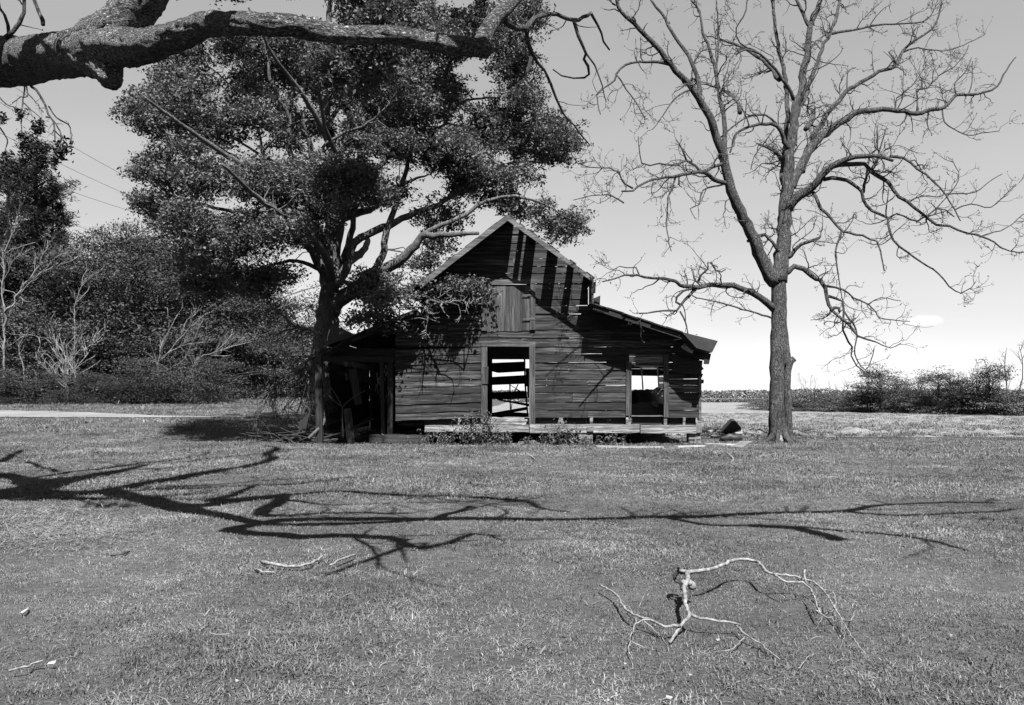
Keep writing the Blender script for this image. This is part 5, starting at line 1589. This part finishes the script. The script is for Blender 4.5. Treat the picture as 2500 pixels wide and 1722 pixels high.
# ------------------------------------------------------------------ overhead wires left of the oak
for (a, b), lab in [(((-60, 210), (420, 491)), 'uppermost overhead wire against the sky left of the oak'), (((-60, 291), (420, 522)), 'second overhead wire from the top left of the oak'),
                    (((-60, 375), (420, 546)), 'third overhead wire from the top left of the oak'), (((-60, 450), (420, 628)), 'lowest overhead wire crossing the pine and the sky')]:
    q = []
    for t in np.linspace(0, 1, 14):
        Y = 38 + 14 * t
        p = P(a[0] + (b[0] - a[0]) * t, a[1] + (b[1] - a[1]) * t, Y); p[2] -= .22 * (1 - (2 * t - 1) ** 2)
        q.append(p)
    mb = MB(); tube(mb, q, [.011] * 14, 5)
    tag(mb.build('power_line', M['tarp'], None, q[0]), lab, 'wire', 'overhead wires')

# ------------------------------------------------------------------ fallen branch on the lawn
fb = thing('fallen_branch', 'pale forked fallen branch lying on the lawn in the foreground', 'branch', (*ground_at(1680, 1500)[:2], 0))
c2 = lambda q: (1420 + q[0] / 3.218, 1330 + q[1] / 3.218)


def lying(pts, w0, w1, z0, z1, step=.03, curve=0):
    q = [c2(p) for p in pts]
    n = len(q); out, rr = [], []
    for i, (a, b) in enumerate(q):
        t = i / (n - 1)
        z = z0 + (z1 - z0) * t + curve * 4 * t * (1 - t)
        p = ground_at(a, b, z); out.append(p); rr.append((w0 + (w1 - w0) * t) / 2 / F * p[1] / 3.218)
    pa, ra = smooth_path(out, rr, step)
    pa[1:-1] += rng.normal(0, .0022, pa[1:-1].shape)
    return pa, ra * (1 + rng.normal(0, .06, len(ra)))


BR = [([(760, 205), (840, 212), (1000, 195), (1100, 165), (1210, 120), (1340, 120), (1410, 160), (1450, 205), (1510, 230), (1600, 240), (1700, 258), (1830, 300), (1910, 370), (1980, 480), (2040, 580), (2120, 710), (2230, 860)], 32, 7, .20, .03, .05),
      ([(1510, 230), (1600, 290), (1740, 300), (1800, 350), (1840, 450), (1880, 540), (1930, 570), (1990, 575)], 19, 9, .17, .04, 0),
      ([(830, 215), (832, 280), (805, 340), (815, 430), (825, 500), (850, 555)], 38, 28, .20, .11, .0),
      ([(850, 555), (780, 640), (690, 770)], 28, 23, .11, .02, 0),
      ([(775, 640), (720, 640), (650, 645), (560, 600), (430, 560), (340, 500), (270, 390), (145, 320)], 24, 14, .07, .05, .03),
      ([(855, 550), (940, 580), (1080, 600), (1200, 615), (1250, 630)], 26, 12, .11, .06, 0),
      ([(1200, 618), (1290, 710), (1400, 770), (1460, 830), (1560, 905)], 18, 8, .06, .01, 0)]
THIN = [([(1755, 195), (1757, 280), (1790, 345)], 16, 9, .20, .09), ([(1900, 355), (1960, 365), (1995, 420), (1990, 560)], 9, 5, .08, .03), ([(1280, 715), (1230, 780), (1170, 825), (1040, 840)], 11, 5, .04, .015),
        ([(460, 580), (530, 630), (600, 700), (665, 780)], 11, 6, .06, .01), ([(545, 590), (440, 605), (400, 680), (380, 760), (370, 830), (400, 900)], 12, 9, .10, .02), ([(390, 760), (500, 815)], 12, 8, .05, .02),
        ([(330, 475), (375, 490), (400, 545)], 7, 6, .06, .05), ([(450, 500), (495, 390)], 5, 6, .02, .08), ([(2040, 580), (2080, 600), (2115, 600), (2150, 520)], 6, 8, .05, .07), ([(1600, 290), (1622, 370)], 8, 4, .1, .05),
        ([(2040, 580), (2065, 690), (2040, 800)], 6, 3, .05, .01), ([(2030, 570), (2055, 680), (2075, 720)], 5, 3, .05, .01), ([(1980, 510), (1900, 560), (1840, 660)], 5, 3, .05, .01), ([(1175, 755), (1172, 860), (1215, 925)], 5, 3, .03, .01),
        ([(425, 545), (425, 620)], 7, 5, .05, .04), ([(1830, 860), (1770, 890), (1705, 970)], 6, 8, .01, .01), ([(2045, 895), (1975, 935)], 6, 6, .01, .01)]
mb = MB()
for pts, a, b, z0, z1, cv in BR: tube(mb, *lying(pts, a, b, z0, z1, curve=cv), 9)
for (q, w, z) in [((865, 322), 70, .13), ((850, 300), 52, .16), ((800, 295), 44, .18), ((880, 330), 46, .12)]:
    p = ground_at(*c2(q), z); r_ = w / 2 / F * p[1] / 3.218
    V, Qd = tube_batch(A([[p + A([0, 0, d]) * r_ for d in (-1, -.7, 0, .7, 1)]]), A([[r_ * .2, r_ * .75, r_, r_ * .75, r_ * .2]]), 10, .08)
    mb.add(V, Qd)
mb.build('stem', M['branchbark'], fb, ground_at(*c2((830, 400)), .1), True)
mb = MB()
for pts, a, b, z0, z1 in THIN: tube(mb, *lying(pts, a, b, z0, z1), 6)
tag(mb.build('twigs', M['branchbark'], fb, ground_at(*c2((1900, 500)), .1), True), kind='stuff')
mb = MB()
tube(mb, *lying([(812, 212), (760, 215), (732, 245), (740, 285), (775, 300), (785, 350)], 38, 22, .19, .12), 9)
tube(mb, *lying([(760, 215), (755, 175)], 20, 12, .2, .25), 7)
mb.build('torn_bark', M['tarp'], fb, ground_at(*c2((760, 250)), .15), True)

# other sticks and chips on the grass
def stick(name, pts, w0, w1, label, mat='branchbark', z=.02, group='sticks on the lawn', cat='stick'):
    q = [ground_at(a, b, z + .012 * (i % 2)) for i, (a, b) in enumerate(pts)]
    n = len(q); r_ = [(w0 + (w1 - w0) * i / (n - 1)) / 2 / F * q[i][1] for i in range(n)]
    pa, ra = smooth_path(q, r_, .05)
    pa[1:-1] += rng.normal(0, .003, pa[1:-1].shape)
    mb = MB(); tube(mb, pa, ra, 7, .06)
    return tag(mb.build(name, M[mat], None, pa.mean(0), True), label, cat, group)


stick('stick', [(640, 1372), (665, 1377), (700, 1383), (735, 1382), (765, 1374), (790, 1355)], 10, 5, 'long curved pale stick with dark broken end left of centre', z=.035)
stick('stick', [(806, 1380), (835, 1366), (869, 1354)], 6, 5, 'short straight stick just right of the curved one', z=.03)
stick('stick', [(620, 1388), (640, 1395), (672, 1398)], 6, 4, 'thin pale twig below the curved stick')
stick('stick', [(271, 1356), (295, 1353), (315, 1347)], 5, 5, 'small dark stick in the shaded grass at left', 'twig', .03)
stick('stick', [(52, 1498), (60, 1491), (70, 1484)], 8, 6, 'little white splinter near the left edge of the lawn', 'chip', .03)
stick('stick', [(22, 1638), (55, 1629), (80, 1622), (106, 1613)], 6, 5, 'straight pale stick in the bottom left corner', z=.03)
stick('stick', [(1286, 1107), (1302, 1118), (1310, 1126)], 4, 3, 'thin crooked twig on the grass in front of the barn')
stick('stick', [(1776, 1107), (1790, 1120), (1786, 1128)], 5, 3, 'crooked pale twig on the grass below the tilted dark box')
stick('stick', [(510, 1546), (560, 1548)], 4, 3, 'faint straw laid flat in the foreground grass', 'paletwig')
chips = [(128, 1618, 13, 'largest white wood chip beside the corner stick'), (578, 1662, 9, 'white chip near the bottom of the lawn'), (1634, 1703, 13, 'white chip below the fallen branch at the bottom edge'), (1526, 1620, 7, 'tiny chip left below the fallen branch'),
         (1752, 1562, 8, 'tiny chip between the arms of the fallen branch'), (1684, 1648, 8, 'pale chip under the branch tip'), (1995, 1492, 8, 'chip caught in the right fork of the fallen branch'), (2320, 1550, 9, 'pale chip on the right part of the lawn'),
         (1616, 1158, 8, 'white chip on the lawn in front of the right shed'), (1752, 1103, 6, 'white speck of chip near the planks by the box'), (1659, 1304, 7, 'pale chip above the fallen branch'), (2235, 1270, 6, 'pale chip at the edge of the long bough shadow'), (355, 1338, 5, 'pale chip right of the dark stick'), (1380, 1252, 6, 'pale chip in the middle of the shadow streaks')]
for (a, b, w, lab) in chips:
    p = ground_at(a, b, .03); s_ = w / 2 / F * p[1]
    V = boxv(-1, 1, -.5, .5, -.3, .3) * s_ * 1.2 + rng.normal(0, .22, (8, 3)) * s_
    a_ = rng.uniform(0, 3)
    V = V @ A([[math.cos(a_), -math.sin(a_), 0], [math.sin(a_), math.cos(a_), 0], [0, 0, 1]]) + p
    tag(obj('wood_chip', V, BOXQ, M['chip'], None, p), lab, 'wood chip', 'chips on the lawn')

# ------------------------------------------------------------------ things round the barn
bxr = thing('tilted_box', 'dark box tipped on its corner on the grass beside the bare tree', 'box', (*ground_at(1785, 1078)[:2], 0))
Yb = 24.3
def hull(name, pts, th, mat, parent, y=Yb):
    n = len(pts)
    V = A([np.array(P(a, b, y)) + A([0, d, 0]) for d in (0, th) for a, b in pts])
    f = [tuple(range(n))[::-1], tuple(range(n, 2 * n))] + [(i, (i + 1) % n, n + (i + 1) % n, n + i) for i in range(n)]
    c = V.mean(0)
    return link(bpy.data.objects.new(name, mesh_from(name, V - c, f, M[mat])), parent, c)
# a five sided solid: the face turned to us overhangs, so the sun grazes past it
f0 = [P(1762, 1055, 24.0), P(1787, 1028, 23.75), P(1796, 1028, 23.75), P(1811, 1046, 23.95), P(1791, 1056, 24.1), P(1776, 1064, 24.15)]
bk = [p + A([.15, .75, .05]) for p in f0]
V = A(f0 + bk)
fcs = [tuple(range(6))[::-1], tuple(range(6, 12))] + [(i, (i + 1) % 6, 6 + (i + 1) % 6, 6 + i) for i in range(6)]
c = V.mean(0); link(bpy.data.objects.new('body', mesh_from('body', V - c, fcs, M['tarp'])), bxr, c)
hull('pale_side', [(1792, 1056), (1811, 1047), (1814, 1059), (1802, 1060)], .4, 'pale', bxr, 24.0)
V, Qd = tube_batch(A([[P(1758 + 11 * k, 1070 + (2 if k % 2 else -1), 24.0) for k in range(6)]]), A([[.03, .11, .13, .12, .12, .03]]), 9, .12)
obj('base_lump', V, Qd, M['tarp'], bxr, V.mean(0), True)


def plank_on_grass(pts, wid, th, label, mat='pale', name='plank', z=.03):
    a, b = ground_at(*pts[0], z), ground_at(*pts[1], z)
    d = norm(b - a); s = A([-d[1], d[0], 0])
    V = A([q + s * w * wid / 2 + A([0, 0, h]) for q in (a, b) for w in (-1, 1) for h in (-th, th)]) + rng.normal(0, .006, (8, 3))
    return tag(obj(name, V, BOXQ, M[mat], None, V.mean(0)), label, 'plank', 'planks on the grass by the barn')


plank_on_grass(((1456, 1091), (1618, 1091)), .25, .02, 'longest bleached plank flat on the grass under the sill', 'chip')
plank_on_grass(((1650, 1091), (1716, 1089)), .22, .02, 'short bleached plank under the right brick pier', 'chip')
plank_on_grass(((1725, 1085), (1797, 1088)), .12, .03, 'narrow plank lying in front of the tilted dark box')
plank_on_grass(((1798, 1094), (1822, 1080)), .35, .03, 'broad pale board end lying right of the narrow plank', 'sill')
plank_on_grass(((1738, 1068), (1760, 1068)), .35, .05, 'pale block lying left of the tilted dark box', 'chip', 'block')
plank_on_grass(((1268, 1082), (1330, 1075)), .07, .03, 'grey stake slanting in the weeds under the door', 'pale', 'stake', .08)
plank_on_grass(((815, 1056), (838, 1053)), .3, .04, 'pale broken plank on the litter in the left shed', 'sill', z=.12)
p = P(1906, 1070, 23.6)
V = boxv(-.045, .045, -.04, .04, -.08, .07) + rng.normal(0, .02, (8, 3)) + p
tag(obj('stone', V, BOXQ, M['chip'], None, p), 'white stone leaning against the foot of the bare tree', 'stone')

# junk heap seen through the right doorway
jr = thing('junk_pile', 'black heap of junk filling the right doorway of the barn', 'junk pile', (wx(1580), YF + 1.3, .6))
V, Qd = [], []
gx_, gz_ = np.linspace(1524, 1640, 18), None
prof = {1524: 962, 1545: 953, 1572: 951, 1588: 952, 1604: 962, 1622: 975, 1640: 985}
mb = MB()
ys = np.linspace(0, 1, 7)
for j, t in enumerate(ys):
    for px in gx_:
        top = np.interp(px, list(prof), list(prof.values()))
        p = P(px, top, YF + 1.9)
        z = .6 + (p[2] - .6) * math.sin(math.pi * (.12 + .76 * t)) ** .5
        V.append((p[0] + rng.normal(0, .01), YF + .75 + 2.3 * t, z + rng.normal(0, .02)))
idx = np.arange(len(V)).reshape(len(ys), len(gx_))
Q = np.stack([idx[:-1, :-1], idx[:-1, 1:], idx[1:, 1:], idx[1:, :-1]], -1).reshape(-1, 4)
mb.add(V, Q)
fr = A(V[:len(gx_)]); lo2 = fr.copy(); lo2[:, 2] = .55
mb.add(np.concatenate([lo2, fr]), np.stack([np.arange(17), np.arange(17) + 1, np.arange(17) + 19, np.arange(17) + 18], 1))
mb.build('tarp', M['tarp'], jr, (wx(1580), YF + 1.5, .9), True)
for a, b in (((1590, 960), (1606, 947)), ((1597, 966), (1612, 948)), ((1605, 972), (1618, 952))):
    A0, B0 = P(*a, YF + .72), P(*b, YF + .8)
    mb = MB(); tube(mb, [A0, (A0 + B0) / 2, B0], [.035, .04, .035], 4); mb.build('slat', M['pale'], jr, A0)
box('crate', wx(1602), wx(1616), YF + .62, YF + .72, wz(992), wz(982), M['sill'], jr, .01, ry=.3)

# brush and broken wood at the foot of the left shed
rb = np.random.default_rng(77)
bp = thing('brush_pile', 'tangle of dead sticks piled at the foot of the left shed', 'brush pile', (*ground_at(765, 1068)[:2], 0))
mb = MB()
for k in range(110):
    a = P(rb.uniform(655, 850), 1066 + rb.normal(0, 6), rb.uniform(23.0, 24.6)); a[2] = rb.uniform(.02, .3)
    d = A([rb.normal(0, 1), rb.normal(0, .4), rb.normal(.1, .25)])
    w = wander(a[None], d[None], A([rb.uniform(.5, 1.7)]), 6, .12, 0, rb)[0]; w[:, 2] = np.maximum(w[:, 2], .02)
    tube(mb, w, np.linspace(.02, .008, 6) * rb.uniform(.6, 1.4), 5)
tag(mb.build('sticks', M['twig'], bp, (*ground_at(765, 1068)[:2], 0)), kind='stuff')
mb = MB(); tube(mb, *smooth_path([P(753, 1071, 22.6), P(775, 1050, 22.8), P(792, 1030, 23), P(788, 1000, 23.1), P(784, 960, 23.1)], [.05, .05, .045, .035, .02], .15), 8, .05)
mb.build('bough', M['oakbark'], bp, P(753, 1071, 22.6), True)
pn_ = thing('torn_tin_sheet', 'black torn sheet of tin standing in the sticks left of the shed', 'tin sheet', P(742, 1045, 22.7))
V = A([P(a, b, 22.7 + d) for d in (0, .25) for a, b in ((727, 1031), (742, 1022), (756, 1003), (751, 1030), (747, 1048), (733, 1048))])
fcs = [tuple(range(6))[::-1], tuple(range(6, 12))] + [(i, (i + 1) % 6, 6 + (i + 1) % 6, 6 + i) for i in range(6)]
c = V.mean(0); link(bpy.data.objects.new('sheet', mesh_from('sheet', V - c, fcs, M['tarp'])), pn_, c)
stick('stick', [(640, 1062), (690, 1052), (728, 1040)], 7, 4, 'pale stick slanting up to the torn tin sheet', 'branchbark', .12)
# dead bough hanging beside the shed
db = Tree('dead_bough', 'dark dead bough with drooping twigs hanging left of the shed', 'branch', P(735, 900, 23.4), M['oakbark'], 7)
for pts, w0, w1, dy in [([(790, 866), (770, 868), (752, 880), (738, 900), (728, 905), (700, 922), (676, 935)], 11, 4, .3), ([(736, 902), (730, 930), (735, 980), (725, 1010)], 7, 2, .2), ([(728, 905), (720, 880), (708, 866)], 6, 3, .3),
                        ([(752, 880), (756, 930), (748, 990)], 5, 2, -.2), ([(738, 900), (745, 930), (742, 950)], 8, 4, 0), ([(785, 820), (740, 800), (700, 808), (670, 818)], 7, 3, .5), ([(720, 798), (690, 770), (660, 745), (640, 700)], 6, 3, .6), ([(690, 920), (660, 960), (640, 1000), (622, 1030)], 5, 2, .3)]:
    db.limb(pts, w0, w1, dy, 23.4 if not db.path else None, wig=.006, step=.12)
db.build(set(), 9)
q1 = sprout(db.path, db.rad, .055, (.5, 1.8), .15, .16, -.13, 9, rb, .5, .010, .018, .7)
q2 = sprout(list(q1[0]), list(q1[1]), .17, (.15, .5), .15, .2, -.08, 6, rb, .7, .008, .011, .8)
h_ = len(q1[0]) // 2; h2_ = len(q2[0]) // 2
twig_part(db.root, db.base, [(q1[0][:h_], q1[1][:h_], 4), (q2[0][:h2_], q2[1][:h2_], 3)], M['twig'])
twig_part(db.root, db.base, [(q1[0][h_:], q1[1][h_:], 4), (q2[0][h2_:], q2[1][h2_:], 3)], M['oakbark'], name='lit_twigs')  # half the twigs in paler bark, sunlight put into the colour
# sapling in the left shed's opening
sp = thing('sapling', 'thin forked leafless sapling in the dark opening of the left shed', 'sapling', P(836, 1072, 22.6))
mb = MB()
for pts, w0, w1 in [([(838, 1070), (836, 1030), (836, 994)], 4, 3), ([(836, 994), (822, 968), (805, 942)], 3, 2.2), ([(836, 994), (812, 975), (798, 960)], 2.4, 1.6), ([(836, 994), (860, 972), (893, 953)], 3, 1.8)]:
    q = [P(a, b, 22.6) for a, b in pts]; n = len(q)
    tube(mb, *smooth_path(q, np.linspace(w0, w1, n) / 2 / F * 22.6, .08), 6)
mb.build('stem', M['twig'], sp, P(836, 1072, 22.6), True)

# weeds at the foot of the barn
def weed(px, h, spread, n, label, y=22.35, leaf=.12):
    x0 = (px - CX) / F * y
    root = thing('weed', label, 'weed', (x0, y, 0), 'weeds along the barn foot')
    mb = MB(); C, Sz = [], []
    for k in range(n):
        d = A([rb.normal(0, .35), rb.normal(0, .2), 1])
        L = h * rb.uniform(.5, 1)
        w = wander(A([[x0 + rb.normal(0, spread * .4), y + rb.normal(0, .1), 0]]), d[None], A([L]), 7, .10, .0, rb)[0]
        tube(mb, w, np.linspace(.008, .003, 7), 4)
        for q in np.linspace(.15, 1, int(5 + L * 16)):
            i = min(int(q * 6), 5); C.append(w[i] + (w[i + 1] - w[i]) * (q * 6 - i) + rb.normal(0, .05, 3)); Sz.append(rb.uniform(.6, 1.2) * leaf)
    tag(mb.build('stems', M['twig'], root, (x0, y, 0)), kind='stuff')
    V, Q = leaf_cloud(A(C), A(Sz), rb, .36, up=.6)
    tag(obj('leaves', V, Q, M['weedleaf'], root, (x0, y, 0)), kind='stuff')


weed(1160, 1.05, .55, 34, 'tallest leafy weed, growing up the door jamb')
weed(1085, .62, .7, 24, 'dark low weed spreading left of the door', leaf=.10)
weed(1225, .45, .6, 20, 'weed under the door sill beside the tall one')
weed(1375, .72, .5, 20, 'weed climbing over the sill beam left of the brick pier')
weed(1352, .45, .4, 12, 'low weed left of the one climbing the sill')
weed(1422, .35, .4, 12, 'small weed at the foot of the middle brick pier')
weed(1488, .42, .5, 14, 'weed in the dark gap right of the middle pier')
weed(1300, .25, .6, 12, 'short weeds by the slanting stake')
weed(1870, .35, .8, 16, 'ragged weed between the tilted box and the bare tree', 24.0, .08)
weed(1000, .25, .8, 14, 'short weed before the fallen sill at left', leaf=.08)
weed(1665, .25, .5, 10, 'short weed beside the right brick pier', leaf=.08)
